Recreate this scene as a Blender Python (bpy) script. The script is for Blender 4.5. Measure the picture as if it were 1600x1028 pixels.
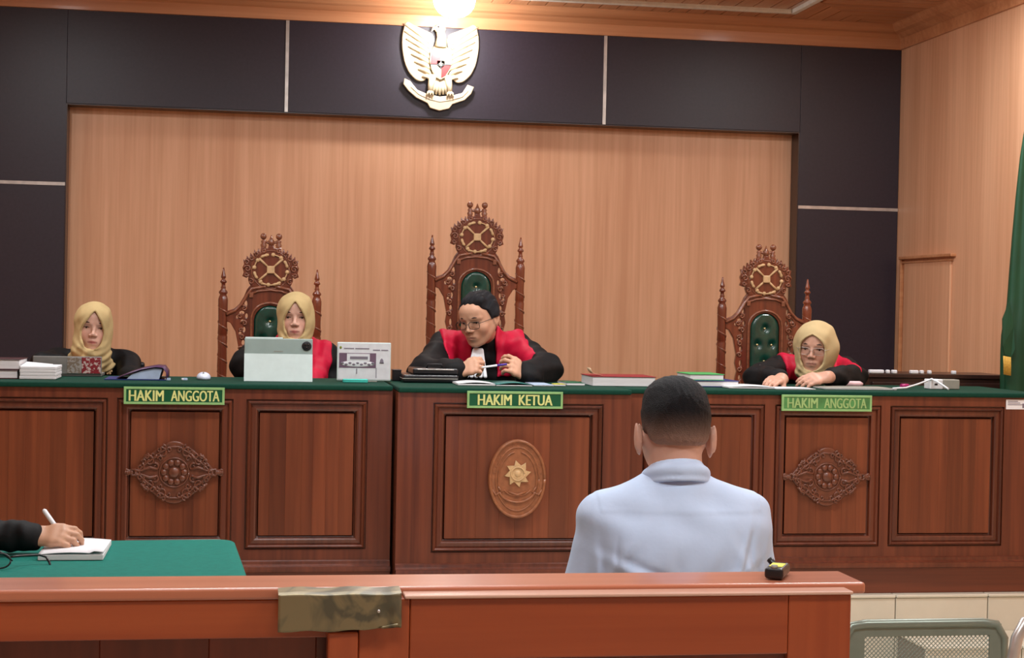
import bpy, bmesh, math, random
import numpy as np
from mathutils import Vector, Matrix, Quaternion
from mathutils import noise as mnoise
PI = math.pi
random.seed(7)
for o in list(bpy.data.objects): bpy.data.objects.remove(o)
SC = bpy.context.scene
COL = SC.collection
# ------------------------------------------------------------------ camera
CAM_Z = 1.436
YAW, PITCH, ROLL, FPX = math.radians(9.5), math.radians(0.78), math.radians(1.15), 2500.0
cam_d = bpy.data.cameras.new('camera'); cam = bpy.data.objects.new('camera', cam_d); COL.objects.link(cam)
cam_d.sensor_width = 36.0; cam_d.lens = 36.0 * FPX / 1600.0; cam_d.clip_start = 0.05
cam.location = (0, 0, CAM_Z)
CR = Matrix.Rotation(-YAW, 3, 'Z') @ Matrix.Rotation(PI/2 - PITCH, 3, 'X') @ Matrix.Rotation(ROLL, 3, 'Z')
cam.rotation_euler = CR.to_euler()
SC.camera = cam
def W(px, py, Y):
    """world point at depth Y behind a place in the 1600x1028 photograph"""
    d = CR @ Vector(((px - 800) / FPX, -(py - 514) / FPX, -1))
    t = Y / d.y
    return Vector((d.x * t, Y, CAM_Z + d.z * t))
def WX(px, py, Y): return W(px, py, Y).x
# ------------------------------------------------------------------ view, world, lights
SC.view_settings.view_transform = 'Standard'; SC.view_settings.look = 'None'
SC.view_settings.gamma = 1.0; SC.view_settings.exposure = 0.12
SC.view_settings.use_curve_mapping = False
wd = bpy.data.worlds.new('world'); SC.world = wd; wd.use_nodes = True
wd.node_tree.nodes['Background'].inputs[0].default_value = (0.8, 0.85, 0.9, 1)
wd.node_tree.nodes['Background'].inputs[1].default_value = 0.25
def area(name, loc, sx, sy, power, col, rot=(0, 0, 0)):
    l = bpy.data.lights.new(name, 'AREA'); l.shape = 'RECTANGLE'; l.size = sx; l.size_y = sy
    l.energy = power; l.color = col
    o = bpy.data.objects.new(name, l); o.location = loc; o.rotation_euler = rot; COL.objects.link(o); return o
CEIL = 3.106
PANELS = [(0.1, 4.9), (2.3, 4.9), (0.1, 1.9), (2.3, 1.9)]
for (x, y) in PANELS:
    area('ceiling_panel_light', (x, y, CEIL - 0.035), 1.15, 0.28, 36, (0.95, 0.985, 1.0))
DOWN = [(-1.15, 6.75), (3.2, 6.75), (1.07, 6.1)]
for i_, (x, y) in enumerate(DOWN):
    l_ = bpy.data.lights.new('downlight_light', 'AREA'); l_.shape = 'DISK'; l_.size = 0.2; l_.energy = (23, 23, 18)[i_]; l_.color = (0.96, 0.99, 1.0)
    o_ = bpy.data.objects.new('downlight_light', l_); o_.location = (x, y, CEIL - 0.03); COL.objects.link(o_)
pl = bpy.data.lights.new('wall_lamp_light', 'POINT'); pl.energy = 18; pl.shadow_soft_size = 0.05; pl.color = (0.98, 0.98, 1.0)
plo = bpy.data.objects.new('wall_lamp_light', pl); plo.location = (1.07, 8.43, 2.92); COL.objects.link(plo)
# ------------------------------------------------------------------ materials
MATS = {}
def _mat(name):
    m = bpy.data.materials.new(name); m.use_nodes = True
    nt = m.node_tree; b = nt.nodes['Principled BSDF']
    MATS[name] = m
    return m, nt, b
def srgb(r, g, b):
    f = lambda c: ((c/255.0 + 0.055) / 1.055) ** 2.4 if c > 10.3 else c / 255.0 / 12.92
    return (f(r), f(g), f(b), 1)
def _setp(b, rough, metal, coat, spec):
    b.inputs['Roughness'].default_value = rough; b.inputs['Metallic'].default_value = metal
    b.inputs['Coat Weight'].default_value = coat; b.inputs['Coat Roughness'].default_value = 0.12
    b.inputs['Specular IOR Level'].default_value = spec
def plain(name, c, rough=0.6, metal=0, coat=0, spec=0.5, var=0.08, nscale=30, bump=0.0, bscale=200, stretch=(1, 1, 1), emit=0, sheen=0):
    m, nt, b = _mat(name); _setp(b, rough, metal, coat, spec)
    tc = nt.nodes.new('ShaderNodeTexCoord'); mp = nt.nodes.new('ShaderNodeMapping'); mp.inputs['Scale'].default_value = stretch
    nt.links.new(tc.outputs['Object'], mp.inputs[0])
    n = nt.nodes.new('ShaderNodeTexNoise'); n.inputs['Scale'].default_value = nscale; n.inputs['Detail'].default_value = 5
    nt.links.new(mp.outputs[0], n.inputs['Vector'])
    r = nt.nodes.new('ShaderNodeValToRGB'); c = Vector(c)
    r.color_ramp.elements[0].color = tuple(c[i] * (1 - var) if i < 3 else 1 for i in range(4)); r.color_ramp.elements[0].position = 0.3
    r.color_ramp.elements[1].color = tuple(min(1, c[i] * (1 + var)) if i < 3 else 1 for i in range(4)); r.color_ramp.elements[1].position = 0.7
    nt.links.new(n.outputs[0], r.inputs[0]); nt.links.new(r.outputs[0], b.inputs['Base Color'])
    if bump:
        n2 = nt.nodes.new('ShaderNodeTexNoise'); n2.inputs['Scale'].default_value = bscale; n2.inputs['Detail'].default_value = 3
        nt.links.new(mp.outputs[0], n2.inputs['Vector'])
        bp = nt.nodes.new('ShaderNodeBump'); bp.inputs['Strength'].default_value = bump; bp.inputs['Distance'].default_value = 0.004
        nt.links.new(n2.outputs[0], bp.inputs['Height']); nt.links.new(bp.outputs[0], b.inputs['Normal'])
    if emit:
        b.inputs['Emission Color'].default_value = tuple(c[:3]) + (1,); b.inputs['Emission Strength'].default_value = emit
    if sheen: b.inputs['Sheen Weight'].default_value = sheen
    return m
def wood(name, light, dark, axis='Z', fine=60, rough=0.4, coat=0.3, rnd=0.0, broad=5, mixb=0.5, spec=0.5):
    """grain drawn out along one axis, a broad tone and a fine tone; rnd varies it per object"""
    m, nt, b = _mat(name); _setp(b, rough, 0, coat, spec)
    L = nt.links.new
    tc = nt.nodes.new('ShaderNodeTexCoord'); mp = nt.nodes.new('ShaderNodeMapping')
    k = 0.03
    mp.inputs['Scale'].default_value = {'Z': (1, 1, k), 'X': (k, 1, 1), 'Y': (1, k, 1)}[axis]
    oi = nt.nodes.new('ShaderNodeObjectInfo')
    mul = nt.nodes.new('ShaderNodeVectorMath'); mul.operation = 'SCALE'; mul.inputs[0].default_value = (9.1, 5.3, 3.7)
    L(oi.outputs['Random'], mul.inputs['Scale'])
    add = nt.nodes.new('ShaderNodeVectorMath'); add.operation = 'ADD'
    L(tc.outputs['Object'], add.inputs[0])
    if rnd: L(mul.outputs[0], add.inputs[1])
    L(add.outputs[0], mp.inputs[0])
    n1 = nt.nodes.new('ShaderNodeTexNoise'); n1.inputs['Scale'].default_value = fine; n1.inputs['Detail'].default_value = 6
    n2 = nt.nodes.new('ShaderNodeTexNoise'); n2.inputs['Scale'].default_value = broad; n2.inputs['Detail'].default_value = 2
    L(mp.outputs[0], n1.inputs['Vector']); L(mp.outputs[0], n2.inputs['Vector'])
    mx = nt.nodes.new('ShaderNodeMix'); mx.inputs[0].default_value = mixb
    L(n1.outputs[0], mx.inputs[2]); L(n2.outputs[0], mx.inputs[3])
    r = nt.nodes.new('ShaderNodeValToRGB')
    r.color_ramp.elements[0].color = dark; r.color_ramp.elements[0].position = 0.36
    r.color_ramp.elements[1].color = light; r.color_ramp.elements[1].position = 0.64
    L(mx.outputs[0], r.inputs[0])
    out = r.outputs[0]
    if rnd:
        hs = nt.nodes.new('ShaderNodeHueSaturation')
        mr = nt.nodes.new('ShaderNodeMapRange'); mr.inputs[3].default_value = 1 - rnd; mr.inputs[4].default_value = 1 + rnd
        L(oi.outputs['Random'], mr.inputs[0]); L(mr.outputs[0], hs.inputs['Value']); L(out, hs.inputs['Color']); out = hs.outputs[0]
    L(out, b.inputs['Base Color'])
    bp = nt.nodes.new('ShaderNodeBump'); bp.inputs['Strength'].default_value = 0.12; bp.inputs['Distance'].default_value = 0.001
    L(n1.outputs[0], bp.inputs['Height']); L(bp.outputs[0], b.inputs['Normal'])
    return m
def vcol(name, rough=0.5, spec=0.4, sss=0.0, bump=0.0, bscale=300, sheen=0):
    m, nt, b = _mat(name); _setp(b, rough, 0, 0, spec)
    a = nt.nodes.new('ShaderNodeVertexColor'); a.layer_name = 'Col'
    n = nt.nodes.new('ShaderNodeTexNoise'); n.inputs['Scale'].default_value = 45
    tc = nt.nodes.new('ShaderNodeTexCoord'); nt.links.new(tc.outputs['Object'], n.inputs['Vector'])
    hs = nt.nodes.new('ShaderNodeHueSaturation'); mr = nt.nodes.new('ShaderNodeMapRange'); mr.inputs[3].default_value = .93; mr.inputs[4].default_value = 1.07
    nt.links.new(n.outputs[0], mr.inputs[0]); nt.links.new(mr.outputs[0], hs.inputs['Value']); nt.links.new(a.outputs[0], hs.inputs['Color'])
    nt.links.new(hs.outputs[0], b.inputs['Base Color'])
    if sss: b.inputs['Subsurface Weight'].default_value = sss; b.inputs['Subsurface Radius'].default_value = (0.01, 0.004, 0.002)
    if sheen: b.inputs['Sheen Weight'].default_value = sheen
    if bump:
        n2 = nt.nodes.new('ShaderNodeTexNoise'); n2.inputs['Scale'].default_value = bscale; n2.inputs['Detail'].default_value = 4
        nt.links.new(tc.outputs['Object'], n2.inputs['Vector'])
        bp = nt.nodes.new('ShaderNodeBump'); bp.inputs['Strength'].default_value = bump; bp.inputs['Distance'].default_value = 0.004
        nt.links.new(n2.outputs[0], bp.inputs['Height']); nt.links.new(bp.outputs[0], b.inputs['Normal'])
    return m
M = {}
M['laminate'] = wood('laminate', srgb(234, 182, 144), srgb(214, 158, 120), fine=55, rough=0.42, coat=0.0, broad=9, mixb=0.55, spec=0.35)
M['cornice'] = wood('cornice_wood', srgb(212, 152, 108), srgb(186, 122, 80), axis='X', fine=40, rough=0.35, coat=0.1)
M['ceiling'] = wood('ceiling_board', srgb(206, 150, 108), srgb(176, 118, 80), axis='Y', fine=60, rough=0.3, coat=0.2, rnd=0.06)
M['ceiling_x'] = wood('ceiling_board_across', srgb(206, 150, 108), srgb(176, 118, 80), axis='X', fine=60, rough=0.3, coat=0.2, rnd=0.06)
M['dark_panel'] = plain('dark_laminate', srgb(44, 36, 47), rough=0.42, spec=0.5, var=0.12, nscale=60, bump=0.05)
M['dark_jamb'] = wood('dark_jamb', srgb(52, 28, 22), srgb(34, 18, 15))
M['silver'] = plain('silver_strip', srgb(205, 200, 195), rough=0.35, metal=0.7, var=0.15, nscale=20)
M['white_trim'] = plain('white_trim', srgb(225, 222, 210), rough=0.5)
M['bench'] = wood('bench_teak', srgb(120, 60, 37), srgb(86, 38, 23), fine=50, rough=0.38, coat=0.25, broad=14, mixb=0.45)
M['bench_h'] = wood('bench_teak_across', srgb(112, 54, 33), srgb(80, 35, 20), axis='X', fine=50, rough=0.38, coat=0.25, broad=14)
M['board'] = wood('bench_board', srgb(128, 66, 38), srgb(94, 44, 25), fine=45, rough=0.36, coat=0.25, rnd=0.2, broad=12, mixb=0.5)
M['mould'] = wood('bench_moulding', srgb(112, 56, 36), srgb(76, 35, 22), fine=60, rough=0.35, coat=0.35)
M['carved'] = plain('carved_teak', srgb(104, 56, 37), rough=0.4, coat=0.3, var=0.25, nscale=50)
M['carved_light'] = plain('carved_teak_light', srgb(150, 92, 58), rough=0.45, coat=0.2, var=0.2, nscale=50)
M['gold_wood'] = plain('gilded_relief', srgb(204, 168, 122), rough=0.45, var=0.15, nscale=60)
M['throne'] = wood('throne_wood', srgb(138, 68, 42), srgb(84, 36, 24), fine=40, rough=0.25, coat=0.6)
M['throne_c'] = plain('throne_carving', srgb(132, 78, 54), rough=0.3, coat=0.5, var=0.3, nscale=70)
M['leather'] = plain('green_leather', srgb(16, 62, 50), rough=0.25, coat=0.5, var=0.25, nscale=40, bump=0.1)
M['button'] = plain('brass_button', srgb(200, 180, 130), rough=0.3, metal=0.8)
M['felt'] = plain('green_felt', srgb(8, 58, 45), rough=0.8, var=0.12, nscale=80, bump=0.1, spec=0.2)
M['cloth'] = plain('green_cloth', srgb(24, 112, 100), rough=0.85, var=0.08, nscale=60, bump=0.12, spec=0.2)
M['rail'] = wood('rail_wood', srgb(166, 78, 40), srgb(140, 58, 28), axis='X', fine=30, rough=0.22, coat=0.5, broad=6)
M['rail_cap_sheen'] = wood('rail_wood_sheen', srgb(196, 122, 92), srgb(172, 98, 70), axis='X', fine=30, rough=0.3, coat=0.6, broad=6)  # rail wood lightened: reflected sheen on the cap painted into its colour
M['lip'] = wood('worn_lip_highlight', srgb(222, 186, 168), srgb(190, 140, 118), axis='X', fine=30, rough=0.3, coat=0.6, broad=6)  # whitish highlight along the gate lip painted in, together with edge wear
M['rail_v'] = wood('rail_wood_upright', srgb(166, 78, 40), srgb(140, 58, 28), axis='Z', fine=30, rough=0.28, coat=0.4, broad=6)
M['rail_dark'] = wood('rail_board_dark', srgb(120, 50, 28), srgb(88, 32, 18), fine=30, rough=0.35, coat=0.3, rnd=0.1)
M['tile'] = plain('cream_tile', srgb(214, 208, 190), rough=0.25, coat=0.3, var=0.04, nscale=8)
M['grout'] = plain('grout', srgb(130, 125, 115), rough=0.9)
M['plaster'] = plain('plaster_wall', srgb(215, 195, 170), rough=0.8)
M['steel'] = plain('sage_steel', srgb(128, 138, 126), rough=0.35, metal=0.4, var=0.05)
M['plate'] = None
M['black'] = plain('black_plastic', srgb(22, 22, 26), rough=0.35)
M['black_l'] = plain('black_leatherette', srgb(20, 20, 24), rough=0.3, bump=0.15, coat=0.2)
M['white'] = plain('white_paper', srgb(232, 234, 238), rough=0.7, var=0.03)
M['pages'] = plain('page_edges', srgb(222, 222, 224), rough=0.8, var=0.1, nscale=300, stretch=(0.05, 0.05, 3))
M['cream'] = plain('cream_paper', srgb(226, 196, 160), rough=0.7)
M['tablet_dark'] = plain('tablet_sage', srgb(150, 168, 164), rough=0.5, var=0.04)
M['tablet_light'] = plain('tablet_pale', srgb(196, 212, 210), rough=0.55, var=0.04)
M['laptop'] = plain('laptop_grey', srgb(128, 128, 124), rough=0.45, metal=0.3)
M['mouse'] = plain('white_mouse', srgb(215, 222, 240), rough=0.3)
M['red'] = plain('red_cover', srgb(140, 28, 38), rough=0.5)
M['maroon'] = plain('maroon_cover', srgb(66, 30, 34), rough=0.5)
M['batik'] = None
M['blue'] = plain('blue_cover', srgb(24, 44, 110), rough=0.5)
M['green'] = plain('green_folder', srgb(60, 165, 90), rough=0.45)
M['green_d'] = plain('dark_green_cover', srgb(24, 92, 60), rough=0.5)
M['teal'] = plain('teal_cover', srgb(24, 104, 100), rough=0.5)
M['aqua'] = plain('aqua_plastic', srgb(70, 200, 185), rough=0.4)
M['yellow'] = plain('yellow_paper', srgb(222, 214, 80), rough=0.6)
M['purple'] = plain('purple_binder', srgb(74, 44, 84), rough=0.4)
M['pale_blue'] = plain('pale_blue_pages', srgb(168, 188, 214), rough=0.6, var=0.1)
M['magenta'] = plain('magenta_plastic', srgb(176, 40, 110), rough=0.4)
M['pink'] = plain('pale_pink_plastic', srgb(240, 200, 205), rough=0.4)
M['grey'] = plain('grey_plastic', srgb(150, 150, 140), rough=0.5)
M['print_grey'] = plain('print_grey', srgb(120, 112, 124), rough=0.6)
M['print_mauve'] = plain('print_mauve', srgb(104, 80, 100), rough=0.6)
M['print_light'] = plain('print_light', srgb(212, 214, 218), rough=0.6)
M['sign'] = plain('sign_green', srgb(12, 84, 52), rough=0.35)
M['sign_pale'] = plain('sign_green_glare', srgb(74, 130, 74), rough=0.35, var=0.35, nscale=14)  # pale patches are tape reflection painted into the plate green
M['sign_edge'] = plain('sign_border', srgb(140, 184, 120), rough=0.4)
M['sign_text_dull'] = plain('sign_letters_dull', srgb(150, 182, 116), rough=0.4)  # duller letter colour for the right sign
M['sign_text'] = plain('sign_letters', srgb(214, 218, 140), rough=0.4)
M['emblem'] = plain('emblem_pale_gold', srgb(224, 208, 176), rough=0.35, var=0.05)
M['emblem_red'] = plain('emblem_red', srgb(200, 40, 40), rough=0.4)
M['emblem_blk'] = plain('emblem_black', srgb(40, 36, 40), rough=0.4)
M['lamp'] = plain('lamp_glass', (1, 0.98, 0.95, 1), emit=14)
M['panel_glow'] = plain('panel_diffuser', (1, 0.97, 0.93, 1), emit=2.5)
M['flag'] = plain('green_satin', srgb(5, 66, 38), rough=0.55, var=0.1, nscale=12)
M['fringe'] = plain('gold_fringe', srgb(214, 170, 70), rough=0.6, var=0.2, nscale=200)
M['skin'] = vcol('skin', rough=0.45, spec=0.4, sss=0.12, bump=0.04)
M['hair'] = vcol('hair', rough=0.65, spec=0.2, bump=0.9, bscale=420)
M['robe'] = plain('black_robe', srgb(4, 4, 7), rough=0.7, var=0.2, nscale=20, bump=0.3, bscale=30, spec=0.3)
M['robe_red'] = plain('red_robe_panel', srgb(196, 14, 56), rough=0.6, var=0.1, nscale=20, bump=0.25, bscale=45, spec=0.3)
M['hijab'] = plain('yellow_hijab', srgb(194, 170, 122), rough=0.85, var=0.05, nscale=15, bump=0.1, bscale=300, spec=0.2)
M['hijab_pale'] = plain('pale_hijab', srgb(196, 174, 130), rough=0.85, var=0.05, nscale=15, bump=0.1, bscale=300, spec=0.2)
M['shirt'] = plain('pale_blue_shirt', srgb(196, 217, 246), rough=0.8, var=0.02, nscale=25, bump=0.3, bscale=28)
M['trousers'] = plain('dark_trousers', srgb(34, 34, 44), rough=0.8)
M['eye'] = plain('eye_white', srgb(205, 195, 190), rough=0.2, var=0.02)
M['brow'] = plain('brow_hair', srgb(62, 44, 38), rough=0.7)
M['iris'] = plain('iris_dark', srgb(28, 18, 14), rough=0.15)
M['lens'] = None
m, nt, b = _mat('clear_lens'); b.inputs['Transmission Weight'].default_value = 1; b.inputs['Roughness'].default_value = 0.02; b.inputs['IOR'].default_value = 1.1
M['lens'] = m
def mixmat(name, c1, c2, scale, thr=0.5, rough=0.4, metal=0.0, dist=0.0, width=0.03):
    m, nt, b = _mat(name); _setp(b, rough, metal, 0, 0.5)
    tc = nt.nodes.new('ShaderNodeTexCoord'); n = nt.nodes.new('ShaderNodeTexNoise'); n.inputs['Scale'].default_value = scale
    n.inputs['Detail'].default_value = 3; n.inputs['Distortion'].default_value = dist
    nt.links.new(tc.outputs['Object'], n.inputs['Vector']); r = nt.nodes.new('ShaderNodeValToRGB')
    r.color_ramp.elements[0].position = thr - width; r.color_ramp.elements[0].color = c1
    r.color_ramp.elements[1].position = thr + width; r.color_ramp.elements[1].color = c2
    nt.links.new(n.outputs[0], r.inputs[0]); nt.links.new(r.outputs[0], b.inputs['Base Color']); return m
M['plate'] = mixmat('scratched_brass', srgb(96, 92, 76), srgb(136, 124, 94), 12, 0.5, rough=0.38, metal=0.5, dist=1.5, width=0.06)
M['batik'] = mixmat('red_floral', srgb(128, 22, 34), srgb(196, 176, 168), 90, 0.54, rough=0.5)
M['floral'] = mixmat('grey_floral', srgb(118, 104, 88), srgb(150, 146, 140), 70, 0.5, rough=0.5)
# ------------------------------------------------------------------ object helpers
def tag(o, label=None, cat=None, group=None, kind=None):
    if label: o['label'] = label
    if cat: o['category'] = cat
    if group: o['group'] = group
    if kind: o['kind'] = kind
    return o
def thing(name, label, cat, loc=(0, 0, 0), rz=0, group=None):
    o = bpy.data.objects.new(name, None); COL.objects.link(o); o.empty_display_size = 0.1
    o.location = loc; o.rotation_euler = (0, 0, rz); return tag(o, label, cat, group)
def obj(name, bm, mat, parent=None, loc=(0, 0, 0), smooth=False, label=None, rot=None):
    """bmesh -> one mesh object; the mesh is in the parent's own frame"""
    me = bpy.data.meshes.new(name)
    if smooth:
        for f in bm.faces: f.smooth = True
    bm.to_mesh(me); bm.free()
    for mm in (mat if isinstance(mat, (list, tuple)) else [mat]): me.materials.append(mm)
    o = bpy.data.objects.new(name, me); COL.objects.link(o); o.location = loc
    if rot: o.rotation_euler = rot
    if parent: o.parent = parent
    if label: o['label'] = label
    return o
def copy_tree(o, parent=None):
    c = o.copy(); COL.objects.link(c); c.parent = parent
    for ch in list(o.children): copy_tree(ch, c)
    return c
def struct(name, bm, mat, **k):
    o = obj(name, bm, mat, **k); o['kind'] = 'structure'; return o
def new(): return bmesh.new()
def box(bm, x0, x1, y0, y1, z0, z1, bev=0.0, rot=None, seg=2):
    r = bmesh.ops.create_cube(bm, size=1.0)
    vs = r['verts']
    for v in vs: v.co = Vector(((v.co.x + .5) * (x1 - x0) + x0, (v.co.y + .5) * (y1 - y0) + y0, (v.co.z + .5) * (z1 - z0) + z0))
    if bev:
        es = list({e for v in vs for e in v.link_edges})
        r2 = bmesh.ops.bevel(bm, geom=es, offset=bev, segments=seg, affect='EDGES', profile=0.5)
        vs = list({v for f in r2['faces'] for v in f.verts} | {v for v in vs if v.is_valid})
    if rot is not None:
        c = Vector(((x0 + x1) / 2, (y0 + y1) / 2, (z0 + z1) / 2))
        for v in vs: v.co = c + rot @ (v.co - c)
    return bm
def tube(bm, pts, r, seg=8, cap=True):
    pts = [Vector(p) for p in pts]; n = len(pts)
    rs = list(r) if hasattr(r, '__len__') else [r] * n
    rings = []; up = None
    for i, p in enumerate(pts):
        t = (pts[min(i + 1, n - 1)] - pts[max(i - 1, 0)]).normalized()
        if up is None: up = t.orthogonal().normalized()
        up = (up - t * up.dot(t)); up = up.normalized() if up.length > 1e-6 else t.orthogonal().normalized()
        s = t.cross(up)
        rings.append([bm.verts.new(p + (up * math.cos(a) + s * math.sin(a)) * rs[i]) for a in [2 * PI * k / seg for k in range(seg)]])
    for i in range(n - 1):
        for k in range(seg):
            bm.faces.new((rings[i][k], rings[i][(k + 1) % seg], rings[i + 1][(k + 1) % seg], rings[i + 1][k])).smooth = True
    if cap:
        bm.faces.new(rings[0][::-1]); bm.faces.new(rings[-1])
    return bm
def lathe(bm, prof, cx=0, cy=0, seg=20, a0=0, a1=2 * PI):
    """prof: list of (radius, z)"""
    rings = []
    for (r, z) in prof:
        rings.append([bm.verts.new((cx + max(r, 1e-4) * math.cos(2 * PI * k / seg), cy + max(r, 1e-4) * math.sin(2 * PI * k / seg), z)) for k in range(seg)])
    for i in range(len(rings) - 1):
        for k in range(seg):
            bm.faces.new((rings[i][k], rings[i][(k + 1) % seg], rings[i + 1][(k + 1) % seg], rings[i + 1][k])).smooth = True
    bm.faces.new(rings[0][::-1]); bm.faces.new(rings[-1]); return bm
def ball(bm, c, r, sc=(1, 1, 1), seg=12):
    m = Matrix.Translation(Vector(c)) @ Matrix.Diagonal((r * sc[0], r * sc[1], r * sc[2], 1))
    res = bmesh.ops.create_uvsphere(bm, u_segments=seg, v_segments=max(6, seg * 2 // 3), radius=1.0, matrix=m)
    for v in res['verts']:
        for f in v.link_faces: f.smooth = True
    return bm
def plate(loops, y0, y1, bev=0.003, res=2, smooth=False):
    """flat plate in the XZ plane from closed outlines (the later ones inside are holes), between depths y0 and y1"""
    cu = bpy.data.curves.new('outline', 'CURVE'); cu.dimensions = '2D'; cu.fill_mode = 'BOTH'
    th = abs(y1 - y0); cu.extrude = max(th / 2 - bev, 1e-4); cu.bevel_depth = bev; cu.bevel_resolution = res; cu.offset = -bev
    for lp in loops:
        if smooth:
            s = cu.splines.new('BEZIER'); s.bezier_points.add(len(lp) - 1)
            for bpt, p in zip(s.bezier_points, lp):
                bpt.co = (p[0], p[1], 0); bpt.handle_left_type = bpt.handle_right_type = 'AUTO'
            s.resolution_u = 6
        else:
            s = cu.splines.new('POLY'); s.points.add(len(lp) - 1)
            for q, p in zip(s.points, lp): q.co = (p[0], p[1], 0, 1)
        s.use_cyclic_u = True
    t = bpy.data.objects.new('outline', cu); COL.objects.link(t)
    me = bpy.data.meshes.new_from_object(t.evaluated_get(bpy.context.evaluated_depsgraph_get()))
    bm = bmesh.new(); bm.from_mesh(me)
    bpy.data.objects.remove(t); bpy.data.curves.remove(cu); bpy.data.meshes.remove(me)
    ym = (y0 + y1) / 2
    for v in bm.verts: v.co = Vector((v.co.x, ym - v.co.z, v.co.y))
    return bm
def textbm(body, width, height, depth, bold=0.0):
    cu = bpy.data.curves.new('lettering', 'FONT'); cu.body = body; cu.size = 1; cu.extrude = 0.5; cu.offset = 0.0
    cu.align_x = 'LEFT'; cu.space_word = 1.3; cu.resolution_u = 4
    t = bpy.data.objects.new('lettering', cu); COL.objects.link(t)
    me = bpy.data.meshes.new_from_object(t.evaluated_get(bpy.context.evaluated_depsgraph_get()))
    bm = bmesh.new()
    for k_ in (-1, 0, 1):
        n0 = len(bm.verts); bm.from_mesh(me); bm.verts.ensure_lookup_table()
        for v in bm.verts[n0:]: v.co.x += k_ * bold; v.co.z += k_ * .03
    bpy.data.objects.remove(t); bpy.data.curves.remove(cu); bpy.data.meshes.remove(me)
    xs = [v.co.x for v in bm.verts]; ys = [v.co.y for v in bm.verts]
    x0, x1, y0, y1 = min(xs), max(xs), min(ys), max(ys)
    for v in bm.verts:
        v.co = Vector(((v.co.x - (x0 + x1) / 2) / (x1 - x0) * width, -v.co.z * depth, (v.co.y - (y0 + y1) / 2) / (y1 - y0) * height))
    return bm
def ring_frame(x0, x1, z0, z1, prof):
    """mitred rectangular moulding facing -Y; prof: list of (inset, y)"""
    bm = new(); loops = []
    for (i, y) in prof:
        loops.append([bm.verts.new(p) for p in ((x0 + i, y, z0 + i), (x1 - i, y, z0 + i), (x1 - i, y, z1 - i), (x0 + i, y, z1 - i))])
    for a, b in zip(loops, loops[1:]):
        for k in range(4): bm.faces.new((a[k], a[(k + 1) % 4], b[(k + 1) % 4], b[k]))
    bmesh.ops.recalc_face_normals(bm, faces=bm.faces)
    return bm
def spiral(cx, cz, y, r0, r1, a0, turns, n=16):
    return [(cx + (r0 + (r1 - r0) * t) * math.cos(a0 + turns * 2 * PI * t), y, cz + (r0 + (r1 - r0) * t) * math.sin(a0 + turns * 2 * PI * t)) for t in [i / (n - 1) for i in range(n)]]
def mirx(pts): return [(-p[0],) + tuple(p[1:]) for p in pts]
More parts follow.
